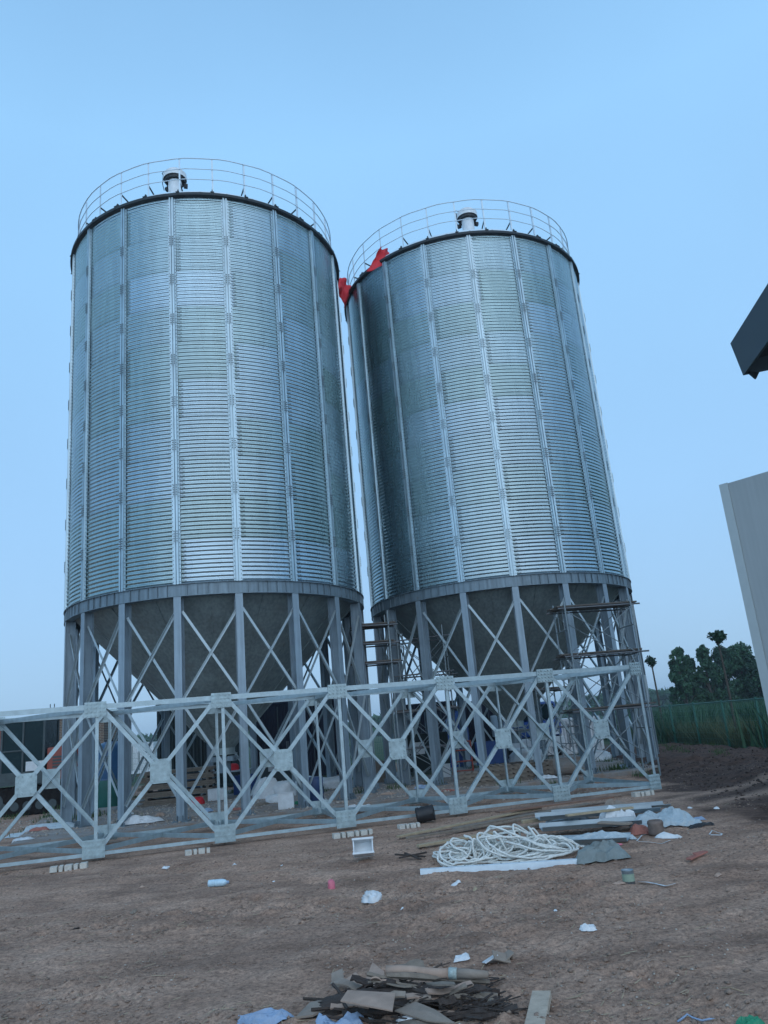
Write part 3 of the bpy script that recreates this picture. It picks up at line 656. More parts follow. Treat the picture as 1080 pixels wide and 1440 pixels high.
part('wall', BRK, hut, [(0, wdt, 0, 3, -.1, zt_)], 0); part('roof', CONC, hut, [(-.15, wdt+.15, -.15, 3.15, zt_+.002, zt_+.12)]); part('window', GLASSD, hut, [(.9, 1.6, -.03, -.002, 1.1, 2.0)])
part('door', DGREY, hut, [(2.0, 2.8, -.03, -.002, 0, 2.0)])
# green and blue tank
p = at(149, 1110, 25.2); mb = MB(); mb.lathe([(.01, 0), (.56, 0), (.58, .04), (.58, .85)], 28)
tk = empty('plastic_tank', (p.x, 25.6, .02), 0, 'dark green and blue upright tank beyond the leftmost legs of the left silo', 'tank')
mb.build('lower_shell', TEAL, tk, smooth=True); mb = MB(); mb.lathe([(.585, .85), (.585, .9), (.57, .9), (.57, 1.75), (.45, 1.9), (.2, 2.0), (.01, 2.0)], 28); mb.build('upper_shell', TEALB, tk, smooth=True)
mb = MB(); mb.lathe([(.2, 1.99), (.2, 2.06), (.01, 2.07)], 20); mb.build('lid', BLACK, tk)
# containers and sheds far behind
def container(x0px, x1px, ytop, Y, m, label, dep=2.4, h=None, name='shipping_container', cat='container'):
    a = at(x0px, ytop, Y); b = at(x1px, ytop, Y); w = b.x-a.x; H = (h or (a.z+b.z)/2)
    o = empty(name, (a.x, Y, 0), 0, label, cat)
    mb = MB(); n = max(6, int(w/.14)); pts = []
    for i in range(n):
        x = w*i/n; dx = w/n; pts += [(x, 0), (x+dx*.35, 0), (x+dx*.5, .04), (x+dx*.85, .04)]
    pts += [(w, 0), (w, dep), (0, dep)]
    mb.prof((0, 0, .12), (0, 0, H-.1), pts, EX, EY); mb.build('shell', m, o)
    part('frame', m, o, [(-.03, w+.03, -.03, dep+.03, H-.1, H), (-.03, w+.03, -.03, dep+.03, .02, .12), (-.04, .08, -.04, .08, .12, H-.1), (w-.08, w+.04, -.04, .08, .12, H-.1)])
    part('door_bar', DGREY, o, [(w*k, w*k+.03, -.06, -.03, .3, H-.2) for k in (.3, .45, .55, .7)], 0)
    return o
container(222, 330, 985, 32, DGREEN, 'dark green container seen under the middle of the left silo hopper')
container(352, 475, 985, 33.5, NAVY, 'black container seen under the right side of the left silo hopper')
container(566, 640, 988, 34, NAVY, 'navy container behind the left legs of the right silo')
container(652, 722, 984, 35.5, NAVY, 'second navy container further back, beside the blue truck')
container(760, 842, 1010, 33, WHITE, 'white container seen through the legs of the right silo', 2.2)
cp = at(205, 1050, 60); wb = container(150, 215, 1046, 60, WHITE, 'low white building far away, left of the dark green container', 5, None, 'low_building', 'building')
# blue truck
p0 = at(716, 1050, 31); p1 = at(768, 1050, 31)
tk = empty('blue_truck', (p0.x, 31, gz(p0.x, 31)), 0, 'blue cab truck with a pale bumper parked behind the right silo', 'truck')
w = 2.1
part('cab', BLUET, tk, [(0, w, 0, 1.6, .75, 1.35), (.08, w-.08, .15, 1.5, 1.35, 2.05)], .12)
part('windscreen', GLASSD, tk, [(.18, w-.18, .12, .15, 1.4, 1.95)], .01); bq = part('bumper', WHITE, tk, [(-.02, w+.02, -.12, .1, .35, .72)], .03)
for x in (.12, w-.42): part('headlight', WHITE, tk, [(x, x+.3, -.03, 0, .8, .98)], .01)
part('cargo_bed', WHITE, tk, [(-.1, w+.1, 1.75, 5.5, .8, 1.7)], .02)
part('chassis', DGREY, tk, [(.5, w-.5, 0, 5.3, .5, .75)])
for x in (0, w-.28):
    for y in (.7, 4.2):
        mb = MB(); mb.cyl((x, y, .4), (x+.28, y, .4), .4, 18); mb.build('wheel', BLACK, tk, bevel=.02)
# stack of planks, table, sacks ... between the left silo legs
def stack(name, pos, w, d, layers, m, label, cat, rz=0, t=.05, seed=0):
    rnd = random.Random(seed); mb = MB(); z = 0
    for k in range(layers):
        nn = max(2, int(d/.18))
        for i in range(nn):
            mb.box((rnd.uniform(-.06, .06), -d/2+d*(i+.5)/nn, z+t/2), (w*rnd.uniform(.9, 1.02), d/nn-.015, t-.006), Matrix.Rotation(rnd.uniform(-.02, .02), 3, 'Z'))
        z += t
        if k % 3 == 2: 
            for x in (-w*.4, 0, w*.4): mb.box((x, 0, z+.03), (.08, d, .06))
            z += .062
    o = mb.build(name, m, loc=pos, rz=rz); return tag(o, label, cat)
p = at(237, 1110, 24.4); stack('plank_stack', (p.x+.35, 24.3, .09), 2.2, .8, 14, WOOD, 'stack of grey weathered planks between two front legs of the left silo', 'planks', .1, seed=1)
def pixstack(px, py, Y, **k): pass
p = at(318, 1110, 24.6)
tb = empty('work_table', (p.x, 24.6, .09), .08, 'low grey work table with clutter under the left silo', 'table')
part('tabletop', SHEET, tb, [(-.75, .75, -.4, .4, .72, .76)])
for x in (-.7, .65):
    for y in (-.36, .3): part('leg', SHEET, tb, [(x, x+.05, y, y+.05, 0, .718)], 0)
def lump(name, pos, sx, sy, sz, m, label, cat, seed=0, group=None, n=14, amp=.25, rz=0, sub=1):
    th_ = np.linspace(0, 2*math.pi, n*2, endpoint=False); ph = np.linspace(0, math.pi/2 if sub else math.pi, n)
    T, Pp = np.meshgrid(th_, ph); r = 1+amp*(fbm(np.cos(T)*1.5+seed*3.1+5, np.sin(T)*1.5+Pp*1.8, seed)-.5)*2+amp*.5*(fbm(np.cos(T)*5+seed, np.sin(T)*5+Pp*4, seed+5, 2)-.5)
    e_ = .6; sp_, cp_ = np.abs(np.sin(Pp))**e_, np.sign(np.cos(Pp))*np.abs(np.cos(Pp))**e_
    X_, Y_, Z_ = r*sp_*np.cos(T)*sx/2, r*sp_*np.sin(T)*sy/2, (.6+.4*r)*cp_*sz*(1 if sub else .5)
    if sub: Z_ = Z_-.01
    o = grid_mesh(name, X_, Y_, Z_, m, None, True, None, True); o.location = pos; o.rotation_euler = (0, 0, rz); return tag(o, label, cat, group)
lump('red_bag', (at(328, 1095, 24.6).x, 24.6, .851), .34, .25, .2, REDC, 'red bag lying on the low work table under the left silo', 'bag', 2)
lump('white_bag', (at(300, 1095, 24.6).x-.1, 24.55, .851), .3, .25, .12, WHITE, 'small pale bag at the left end of the low work table', 'bag', 12)
p = gp(278, 1131, .09); lump('red_bag', p, .36, .3, .2, REDC, 'red bag on the concrete between the second and third front legs of the left silo', 'bag', 3)
for i, (px, py, sx, sz) in enumerate(((375, 1122, .75, .55), (398, 1120, .7, .42), (386, 1128, .5, .2), (430, 1108, .7, .35), (452, 1108, .6, .3))):
    p = gp(px, py, .09); lump('white_sack', p, sx, .5, sz, WHITE, ['tall white sack between the silo legs, left of the white box', 'white sack directly behind the white box', 'low white sack in front of the tall one', 'white sack behind the third front leg of the left silo', 'white sack just right of the third front leg of the left silo'][i], 'sack', 20+i, 'white sacks under the left silo')
def boxthing(name, pos, s, m, label, cat, rz=0, wall=None, tilt=0):
    mb = MB(); w, d, h = s; t = .018; R_ = Matrix.Rotation(tilt, 3, 'X')
    for c, q in (((0, 0, t/2), (w, d, t)), ((0, -d/2+t/2, h/2+t/2), (w, t, h-t)), ((0, d/2-t/2, h/2+t/2), (w, t, h-t)), ((-w/2+t/2, 0, h/2+t/2), (t, d-2*t-.002, h-t)), ((w/2-t/2, 0, h/2+t/2), (t, d-2*t-.002, h-t))): mb.box(R_ @ Vector(c), q, R_)
    for c, q in (((0, -d/2+t/2, h+.008), (w+.02, t+.012, .018)), ((0, d/2-t/2, h+.008), (w+.02, t+.012, .018))): mb.box(R_ @ Vector(c), q, R_)
    o = mb.build(name, m, bevel=.006, loc=pos, rz=rz); return tag(o, label, cat)
p = gp(403, 1137, .09); boxthing('white_box', (p.x, p.y, .09), (.36, .3, .33), WHITE, 'white open box on the slab beside the white sacks', 'box', .1)
p = gp(441, 1130, .09); mb = MB(); mb.lathe([(.01, 0), (.26, 0), (.27, .02), (.25, .2), (.27, .22), (.25, .42), (.26, .6), (.01, .6)], 18)
tag(mb.build('blue_drum', mat('drum_blue', (.02, .05, .14), .5), loc=(p.x, p.y, .09), smooth=True), 'small dark blue drum beside the fourth front leg of the left silo', 'drum')
# orange barrier frame, pallets and drum under the right silo
p = gp(653, 1097, .09); ob = empty('orange_barrier', (p.x, p.y, .09), 0, 'orange tube barrier frame under the right silo beside the wooden pallets', 'barrier')
mb = MB(); 
for x in (-.28, .28): mb.cyl((x, 0, 0), (x, 0, 1.05), .025, 8)
for z in (.25, .5, .8, 1.03): mb.cyl((-.28, 0, z), (.28, 0, z), .02, 8)
mb.build('frame', ORANGE, ob); part('foot', ORANGE, ob, [(-.31, -.25, -.25, .25, 0, .04), (.25, .31, -.25, .25, 0, .04)])
PL = ['lowest slatted pallet pile, nearest the orange barrier', 'wooden pallet pile in the middle of the three under the right silo', 'wooden pallet pile furthest right under the right silo']
for i, (px, py) in enumerate(((678, 1104), (712, 1100), (748, 1096))):
    p = gp(px, py, .09); mb = MB(); z = 0
    for k in range((3, 4, 4)[i]):
        for y in (-.4, 0, .4): mb.box((0, y, z+.04), (1.05, .08, .08))
        for j in range(6): mb.box((-.45+.18*j, 0, z+.092), (.12, .95, .022))
        z += .106
    tag(mb.build('pallet_pile', WOOD, loc=(p.x, p.y+.4, .09), rz=.15*i-.1), PL[i], 'pallets', 'pallet piles under the right silo')
p = gp(795, 1090, .09); mb = MB(); mb.cyl((-.45, 0, .22), (.45, 0, .22), .22, 20); tag(mb.build('grey_drum', CONC, loc=(p.x, p.y, .09), rz=-.2, bevel=.02), 'grey drum lying on its side between the right silo legs', 'drum')
lump('blue_tarp', at(640, 1003, 30)-Vector((0, 0, 2.0)), .9, .8, 2.0, BLUET, 'blue tarp heap standing behind the orange barrier', 'tarp', 33)

for i, (k, px, py, Y, w_, d_2, h_, m, lab) in enumerate((
    ('sack', 470, 1105, 24.5, .8, .5, .3, WHITE, 'flat white sacks right of the dark blue drum'),
    ('crate', 305, 1118, 23.8, .5, .35, .3, WHITE, 'white crate on the slab in front of the low work table'),
    ('crate', 345, 1100, 25.5, .6, .5, .55, BLUET, 'blue crate behind the right end of the low work table'),
    ('machine_box', 395, 1080, 27.0, 1.3, .8, 1.1, DGREY, 'dark machine housing behind the white sacks'),
    ('crate', 528, 1092, 25.5, .6, .5, .6, WOOD, 'brown wooden crate in the gap between the silos'),
    ('crate', 622, 1098, 25.0, .55, .5, .35, WHITE, 'pale crate just left of the orange barrier'),
    ('machine_box', 600, 1075, 27.5, 1.5, .9, 1.3, DGREEN, 'dark green machine housing under the left of the right silo'),
    ('crate', 690, 1058, 29.0, .9, .7, .8, BLUET, 'blue crate behind the pallets under the right silo'),
    ('sack', 740, 1068, 28.5, 1.1, .6, .5, WHITE, 'white sacks heaped behind the rightmost pallets'),
    ('sack', 838, 1076, 26.5, .9, .6, .3, WHITE, 'white sacks behind the scaffold'),
    ('crate', 265, 1085, 26.5, .8, .6, .6, TEALB, 'dark blue crate behind the stack of weathered planks'))):
    q = at(px, py, Y); zb_2 = gz(q.x, Y)
    if k == 'sack': lump('white_sack', (q.x, Y, zb_2), w_, d_2, h_, m, lab, 'sack', 200+i, amp=.5)
    elif k == 'crate': boxthing('storage_crate', (q.x, Y, zb_2), (w_, d_2, h_), m, lab, 'crate', .2*math.sin(i*2))
    else:
        e_2 = empty(k.replace('machine_box', 'machine_housing'), (q.x, Y, zb_2), .1, lab, 'machine')
        part('body', m, e_2, [(-w_/2, w_/2, -d_2/2, d_2/2, .12, h_)], .03); part('skid', DGREY, e_2, [(-w_/2, w_/2, -d_2/2, -d_2/2+.1, 0, .118), (-w_/2, w_/2, d_2/2-.1, d_2/2, 0, .118)])
        mb = MB(); mb.cyl((w_*.2, 0, h_), (w_*.2, 0, h_+.35), .05, 10); mb.build('exhaust_pipe', RUSTM, e_2); part('control_panel', WHITE, e_2, [(-w_*.3, -w_*.05, -d_2/2-.03, -d_2/2-.002, h_*.5, h_*.8)], .005)
# ------------------------------------------------------------------ open shed at the right edge
sh = empty('workshop_building', (6.31, 14.0, 0), 0, 'pale panel wall with a dark overhanging roof at the right edge', 'building')
wd = Vector((.66, -.75, 0)).normalized(); wn_ = Vector((wd.y, -wd.x, 0)); Hw = 5.49
mb = MB(); mb.prof((0, 0, -.1), (0, 0, Hw), [(.0, 0), (4.2, 0), (4.2, .12), (.0, .12)], wd, -wn_); mb.build('wall', PANEL, sh)
mb = MB(); mb.prof((0, 0, -.1), (0, 0, Hw+.012), [(-.015, -.018), (.15, -.018), (.15, -.003), (.0, -.003), (.0, .13), (-.015, .13)], wd, -wn_); mb.build('corner_trim', PANELT, sh)
A_ = at(1027, 483, 14)-sh.location; C_ = Vector((6.84-6.31, 11.8-14, A_.z)); B_ = at(1045, 528, 14)-sh.location
d_ = (C_-A_); d_.z = 0; d_.normalize(); e_ = Vector((1, -.30, 0)).normalized(); Lr, Wr = 7.0, 5.0
def slab(a, b, name, m, ins=0):
    pass
mb = MB(); a0 = A_; a1 = A_+d_*Lr; a2 = a1+e_*Wr; a3 = A_+e_*Wr
ins = B_-A_; ins2 = Vector((ins.x, ins.y, ins.z)); t_ = .05
b0 = B_; b1 = a1+Vector((ins.x, -.0, ins.z)); b2 = a2+Vector((-.1, 0, ins.z)); b3 = a3+Vector((-.1, -.05, ins.z))
i0, i1, i2, i3 = [q+v for q, v in ((b0, (d_+e_)*t_), (b1, (-d_+e_)*t_), (b2, (-d_-e_)*t_), (b3, (d_-e_)*t_))]
j0, j1, j2, j3 = [q+Vector((0, 0, .30)) for q in (i0, i1, i2, i3)]
mb.add([a0, a1, a2, a3, b0, b1, b2, b3, i0, i1, i2, i3, j0, j1, j2, j3], [(0, 1, 2, 3), (0, 4, 5, 1), (1, 5, 6, 2), (2, 6, 7, 3), (3, 7, 4, 0), (4, 8, 9, 5), (5, 9, 10, 6), (6, 10, 11, 7), (7, 11, 8, 4), (8, 12, 13, 9), (9, 13, 14, 10), (10, 14, 15, 11), (11, 15, 12, 8)])
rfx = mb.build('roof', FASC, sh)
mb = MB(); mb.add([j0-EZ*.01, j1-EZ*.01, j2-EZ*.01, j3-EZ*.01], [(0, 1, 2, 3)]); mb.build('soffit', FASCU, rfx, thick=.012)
mb = MB()
q = b0+e_*.17+d_*.06; mb.add([q+Vector((-.09, 0, .02)), q+Vector((.13, 0, .02)), q+Vector((.03, 0, -.13)), q+Vector((-.09, .06, .02)), q+Vector((.13, .06, .02)), q+Vector((.03, .06, -.13))], [(0, 2, 1), (3, 4, 5), (0, 1, 4, 3), (1, 2, 5, 4), (2, 0, 3, 5)])
mb.build('hanging_bracket', DARKST, rfx)
for q in (Vector((2.6, -.9, 0)), Vector((2.2, -5.5, 0)), Vector((5.0, -2.0, 0))):
    mb = MB(); mb.box(q+Vector((0, 0, (b0.z+.3)/2)), (.2, .2, b0.z+.28)); mb.build('column', FASC, sh)

# ------------------------------------------------------------------ fence
fn = empty('mesh_fence', (11.0, 22, 0), 0, 'long green welded mesh fence along the far side of the dark soil', 'fence')
def fl(y): return 0.0
mb = MB(); mw = MB(); Y0, Y1_, FH = -5, 22, 1.55
y = Y0
while y <= Y1_:
    mw.bx(-.003, .003, y-.003, y+.003, .05, FH); y += .15
for z in [.1+.2*i for i in range(8)]: mw.bx(.004, .012, Y0, Y1_, z-.004, z+.004)
mw.build('mesh_panel', FENCEG, fn)
for i in range(11):
    y = Y0+2.7*i; mb = MB(); mb.bx(-.03, .03, y-.03, y+.03, -.1, FH+.06); mb.build('post', FENCEG, fn, bevel=.006)
mb = MB(); mb.cyl((0, Y0, FH), (0, Y1_, FH), .02, 6); mb.build('top_rail', FENCEG, fn)
f2 = empty('mesh_fence', (11.0, 44.05, 0), 0, 'distant green mesh fence running left behind the silos from the corner', 'fence')
mw = MB(); x = -30
while x <= -.1:
    mw.bx(x-.005, x+.005, -.004, .004, .05, FH); x += .1
for z in [.1+.29*i for i in range(6)]: mw.bx(-30, 0, .004, .012, z-.005, z+.005)
mw.build('mesh_panel', FENCEG, f2)
for i in range(11):
    mb = MB(); mb.bx(-3*i-.03, -3*i+.03, -.03, .03, -.1, FH+.05); mb.build('post', FENCEG, f2)
# ------------------------------------------------------------------ trees
rng = np.random.default_rng(5)
def leaves(centers, radii, n, size, squash=(1, 1, 1)):
    c = np.array(centers); w = np.array(radii)**2; idx = rng.choice(len(c), n, p=w/w.sum())
    d = rng.normal(size=(n, 3)); d /= np.linalg.norm(d, axis=1)[:, None]
    rr_ = rng.uniform(.35, 1.08, n)**.6
    p = c[idx]+d*(rr_*np.array(radii)[idx])[:, None]*np.array(squash)
    a = rng.normal(size=(n, 3)); a /= np.linalg.norm(a, axis=1)[:, None]; b = np.cross(a, rng.normal(size=(n, 3))); b /= np.linalg.norm(b, axis=1)[:, None]
    s = size*rng.uniform(.6, 1.3, n)[:, None]
    return np.stack([p-a*s, p-b*s*.55, p+a*s, p+b*s*.55], 1)
def tree(name, x, y, h, r, label, cat, m, nclump, nleaf, lsize, group=None, trunk=.12, crown0=.15, shape='poplar', seed=0):
    rnd = random.Random(seed); t = empty(name, (x, y, gz(x, y)-.05), 0, label, cat, group)
    mb = MB(); mb.tube([(0, 0, 0), (.05*r, 0, h*.3), (-.03*r, .04*r, h*.6), (0, 0, h*.92)], [trunk, trunk*.8, trunk*.5, trunk*.15], 8)
    cs, rs = [], []
    for k in range(nclump):
        v = rnd.random()**.8; z = h*(crown0+(1-crown0)*v)
        prof_ = math.sin(math.pi*min(1, (.12+v*.88))**.8)**.7 if shape == 'round' else (1-v)**.55*min(1, .35+v*3)
        a = rnd.uniform(0, 6.28); q = r*prof_*rnd.uniform(.15, 1)
        cx, cy = q*math.cos(a), q*math.sin(a); rad_ = r*rnd.uniform(.12, .27)*(1-.45*v if shape == 'poplar' else 1)
        cs.append((cx, cy, z)); rs.append(rad_)
        if k % 3 == 0: mb.tube([(0, 0, max(z-h*.18, .1)), (cx*.5, cy*.5, z-h*.06), (cx, cy, z)], [trunk*.35, trunk*.25, trunk*.08], 5)
    mb.build('trunk', TRUNK, t)
    quads_mesh('crown', leaves(cs, rs, nleaf, lsize, (1, 1, 1.35 if shape == 'poplar' else 1)), m, t)
    return t
TGp = 'leafy trees beyond the fence'
for i, (px, pt, Y, r, lab) in enumerate(((950, 908, 58, 1.35, 'narrow leafy tree at the left end of the tree group'), (966, 922, 60, 1.2, 'lower tree second from the left in the tree group'), (987, 908, 59, 1.5, 'leafy tree just left of the tall round headed sapling'), (1012, 912, 62, 1.9, 'broad dark tree directly behind the round headed sapling'), (1036, 908, 60, 1.9, 'broad rounded tree right of the round headed sapling'), (1054, 922, 59, 1.5, 'lower leafy tree at the right end of the tree group by the wall'), (1078, 935, 62, 1.8, 'tree mostly hidden behind the pale wall at the right edge'))):
    q = at(px, pt, Y); tree('leafy_tree', q.x, Y, q.z, r*1.05, lab, 'tree', LEAF if i % 2 == 0 else LEAFD, 75, 8000, .115, TGp, .1, .12, 'poplar' if i in (0, 1, 2, 5) else 'round', i)
for i, (px, py, Y, lab) in enumerate(((915, 927, 35.5, 'small round headed sapling on a tall bare stem, nearer the silo'), (1008, 894, 28.5, 'taller looking round headed sapling in front of the tree group'))):
    q = at(px, py, Y); r = (.27, .33)[i]; t = empty('round_headed_sapling', (q.x, Y, gz(q.x, Y)-.05), 0, lab, 'tree', 'bare stemmed saplings along the fence')
    mb = MB(); mb.tube([(0, 0, 0), (.03, 0, q.z*.5), (0, 0, q.z+.1)], [.055, .045, .03], 8)
    cs = [(random.gauss(0, r*.30), random.gauss(0, r*.30), q.z+random.gauss(0, r*.36)) for _ in range(14)]
    for c in cs[:8]: mb.tube([(0, 0, q.z-r*.8), c], [.02, .006], 4)
    mb.build('trunk', TRUNK, t)
    quads_mesh('crown', leaves(cs, [r*.5]*14, 750 if i else 520, .06), LEAFD, t)
# grass beyond the fence, scattered weeds on site, far tree line
def blades(n, fx, h0, h1, w, m, name):
    x, y = fx(n); z = top(x, y); a = rng.uniform(0, 6.28, n); h = rng.uniform(h0, h1, n); dx, dy = np.cos(a)*w, np.sin(a)*w; lx, ly = rng.normal(0, .25, n)*h, rng.normal(0, .25, n)*h
    p = np.stack([x, y, z-.02], 1); q = np.stack([dx, dy, dx*0], 1); tip = np.stack([lx, ly, h], 1)
    return tag(quads_mesh(name, np.stack([p-q, p+q, p+tip*.6+q*.7, p+tip], 1), m), kind='stuff', label=None)
o = blades(60000, lambda n: (11.15+rng.uniform(0, 1, n)**1.6*22, 17+rng.uniform(0, 1, n)*42), .25, 1.05, .03, GRASSM, 'tall_grass'); tag(o, 'tall green grass growing behind the mesh fence', 'grass')
def shrubs(n):
    k = 60; cx = rng.uniform(11.8, 34, k); cy = rng.uniform(24, 60, k); i = rng.integers(0, k, n); return cx[i]+rng.normal(0, .6, n), cy[i]+rng.normal(0, .6, n)
o = blades(22000, shrubs, .6, 1.7, .05, LEAF, 'undergrowth'); tag(o, 'taller dark weeds and brush in the grass behind the fence', 'brush')
nf = 60000; xx = rng.uniform(-260, 260, nf); yy = 190+rng.uniform(0, 25, nf); hh = 2.2+2.6*fbm(xx*.06, xx*0+2, 55)+1.2*fbm(xx*.4, xx*0+5, 57)
p = np.stack([xx, yy, rng.uniform(0, 1, nf)*hh], 1); a = rng.normal(size=(nf, 3))*.55; b = rng.normal(size=(nf, 3))*.45
o = quads_mesh('distant_woods', np.stack([p-a, p-b, p+a, p+b], 1), LEAF); tag(o, 'low line of trees along the horizon', 'woods', kind='stuff')
def wpos(n):
    k = 90; cx = rng.uniform(-13, 10.5, k); cy = rng.uniform(19, 36, k); i = rng.integers(0, k, n); return cx[i]+rng.normal(0, .15, n), cy[i]+rng.normal(0, .15, n)
o = blades(5000, wpos, .05, .22, .012, WEED, 'sparse_weeds'); tag(o, 'sparse low weeds in the dirt around the silo slab', 'weeds')

# ------------------------------------------------------------------ stones, clods and crumbs on the dirt (uncountable)
def scatter(n, xf, s0, s1, m, name, label, cat, pw=3):
    oct_ = np.array([(1, 0, 0), (0, 1, 0), (-1, 0, 0), (0, -1, 0), (0, 0, 1), (0, 0, -1)], float); F = np.array([(0, 1, 4), (1, 2, 4), (2, 3, 4), (3, 0, 4), (1, 0, 5), (2, 1, 5), (3, 2, 5), (0, 3, 5)])
    x, y = xf(n); z = top(x, y); s = s0+(s1-s0)*rng.uniform(0, 1, n)**pw; a = rng.uniform(0, 6.28, n)
    V = oct_[None]*rng.uniform(.55, 1.25, (n, 6, 1))*s[:, None, None]*np.array([1, .8, .6]); ca_, sa = np.cos(a)[:, None], np.sin(a)[:, None]
    W = np.stack([V[..., 0]*ca_-V[..., 1]*sa+x[:, None], V[..., 0]*sa+V[..., 1]*ca_+y[:, None], V[..., 2]+z[:, None]+s[:, None]*.15], -1)
    me = bpy.data.meshes.new(name); Fa = (F[None]+np.arange(n)[:, None, None]*6).reshape(-1, 3).astype(np.int32)
    me.vertices.add(6*n); me.vertices.foreach_set('co', W.astype(np.float32).ravel()); me.loops.add(Fa.size); me.loops.foreach_set('vertex_index', Fa.ravel())
    me.polygons.add(len(Fa)); me.polygons.foreach_set('loop_start', np.arange(0, Fa.size, 3, dtype=np.int32)); me.polygons.foreach_set('loop_total', np.full(len(Fa), 3, np.int32)); me.update(calc_edges=True)
    me.materials.append(m); o = bpy.data.objects.new(name, me); COL.objects.link(o); return tag(o, label, cat, kind='stuff')
CLOD = mat('clod', (.24, .175, .135), .95, 0, .4, 3); PEB = mat('pebble', (.38, .33, .28), .9, 0, .4, 3); DCLOD = mat('dark_clod', (.055, .035, .027), .95, 0, .4, 3)
def fore(n):
    y = 4.2+15*rng.uniform(0, 1, n)**1.5; x = rng.uniform(-1, 1, n)*(y*.62); k = fbm(x*.8+4, y*.8, 21) > rng.uniform(.3, .62, n); return x[k][:], y[k][:]
def fore_n(n):
    x, y = fore(n*3); return x[:n], y[:n]
def fixed(fn_):
    def f(n):
        x, y = fn_(n*4)
        while len(x) < n: x2, y2 = fn_(n*4); x = np.concatenate([x, x2]); y = np.concatenate([y, y2])
        return x[:n], y[:n]
    return f
scatter(26000, fixed(fore), .004, .030, CLOD, 'clods', 'brown soil crumbs and clods over the dirt', 'soil', 5)
scatter(7000, fixed(fore), .003, .017, PEB, 'gravel', 'pale grit and pebbles over the dirt', 'gravel', 4)
def moundp(n):
    y = 12+21*rng.uniform(0, 1, n)**1.4; x = 5.3+.09*(y-12)+rng.uniform(0, 1, n)*(5.6-.09*(y-12)); return x, y
scatter(7000, moundp, .008, .055, DCLOD, 'dark_clods', 'dark turned soil clods below the fence', 'soil', 3)
def twigs(n):
    x, y = fixed(fore)(n); z = top(x, y)+.006; a = rng.uniform(0, 3.14, n); l = rng.uniform(.01, .06, n); w = .0025
    d = np.stack([np.cos(a)*l, np.sin(a)*l, rng.normal(0, .004, n)], 1); q = np.stack([-np.sin(a)*w, np.cos(a)*w, a*0+.001], 1); p = np.stack([x, y, z], 1)
    return quads_mesh('straw_bits', np.stack([p-d-q, p+d-q, p+d+q, p-d+q], 1), WOODP)
tag(twigs(1800), 'short straw and twig bits over the dirt', 'straw', kind='stuff')
def slabp(n): return rng.uniform(-12, 5.0, n), rng.uniform(17.5, 24, n)
scatter(7000, slabp, .008, .06, PEB, 'rubble', 'rubble crumbs around the silo slab', 'rubble', 3)

# ------------------------------------------------------------------ foreground and middle things on the dirt
def onground(px, py):
    p = gp(px, py, -.01)
    for _ in range(4): p = gp(px, py, gz(p.x, p.y))
    return p
# rope coil heap
def rope_heap():
    rnd = random.Random(12); pts = []; c = onground(712, 1205); a = 0; cx, cy = -.55, 0; N_ = 2600
    for i in range(N_):
        t = i/N_
        tx = math.sin(t*17.3)*.62+math.sin(t*41+1)*.18; ty = math.sin(t*23.1+2)*.26
        cx += (tx-cx)*.02; cy += (ty-cy)*.02
        rad_ = .20+.11*math.sin(t*63)+.07*math.sin(t*29+1); a += .145+.03*math.sin(t*90)
        x = cx+rad_*math.cos(a)*1.35; y = cy+rad_*math.sin(a)*.8
        hmax = .36*max(0, 1-(x/1.1)**2-(y/.55)**2)
        z = .02+hmax*(.12+.88*abs(math.sin(t*133+a*.37)))*(.55+.45*math.sin(a*.5))**1
        pts.append((x, y, max(.016, z)))
    pts += [(.9, .15, .05), (1.05, .05, .03), (1.15, -.1, .02), (1.2, -.2, .018), (1.05, -.3, .018), (.9, -.28, .018)]
    mb = MB(); mb.tube([Vector(p)+Vector((0, 0, gz(c.x+p[0], c.y+p[1])+.005)) for p in pts], .0135, 6)
    o = mb.build('rope_heap', ROPE, smooth=True, loc=(c.x, c.y, 0)); return tag(o, 'tangled heap of thick white rope on the dirt', 'rope')
rope_heap()
a = onground(591, 1228); b = onground(822, 1214)
mb = MB(); d = (b-a).normalized(); sdv = d.cross(EZ).normalized()
pa_, pb_ = Vector((a.x, a.y, gz(a.x, a.y)+.06)), Vector((b.x, b.y, gz(b.x, b.y)+.06))
mb.ang(pa_, pb_, .08, -sdv, -EZ, .008); 
o = mb.build('steel_angle_bar', WPAINT); tag(o, 'long white steel angle bar with bolt holes lying in front of the rope', 'steel bar')
mb = MB()
for k in range(9): q = pa_.lerp(pb_, (k+.5)/9)-sdv*.045; mb.cyl(q+EZ*.0062, q+EZ*.0092, .010, 8)
mb.build('bolt_hole', BLACK, o)
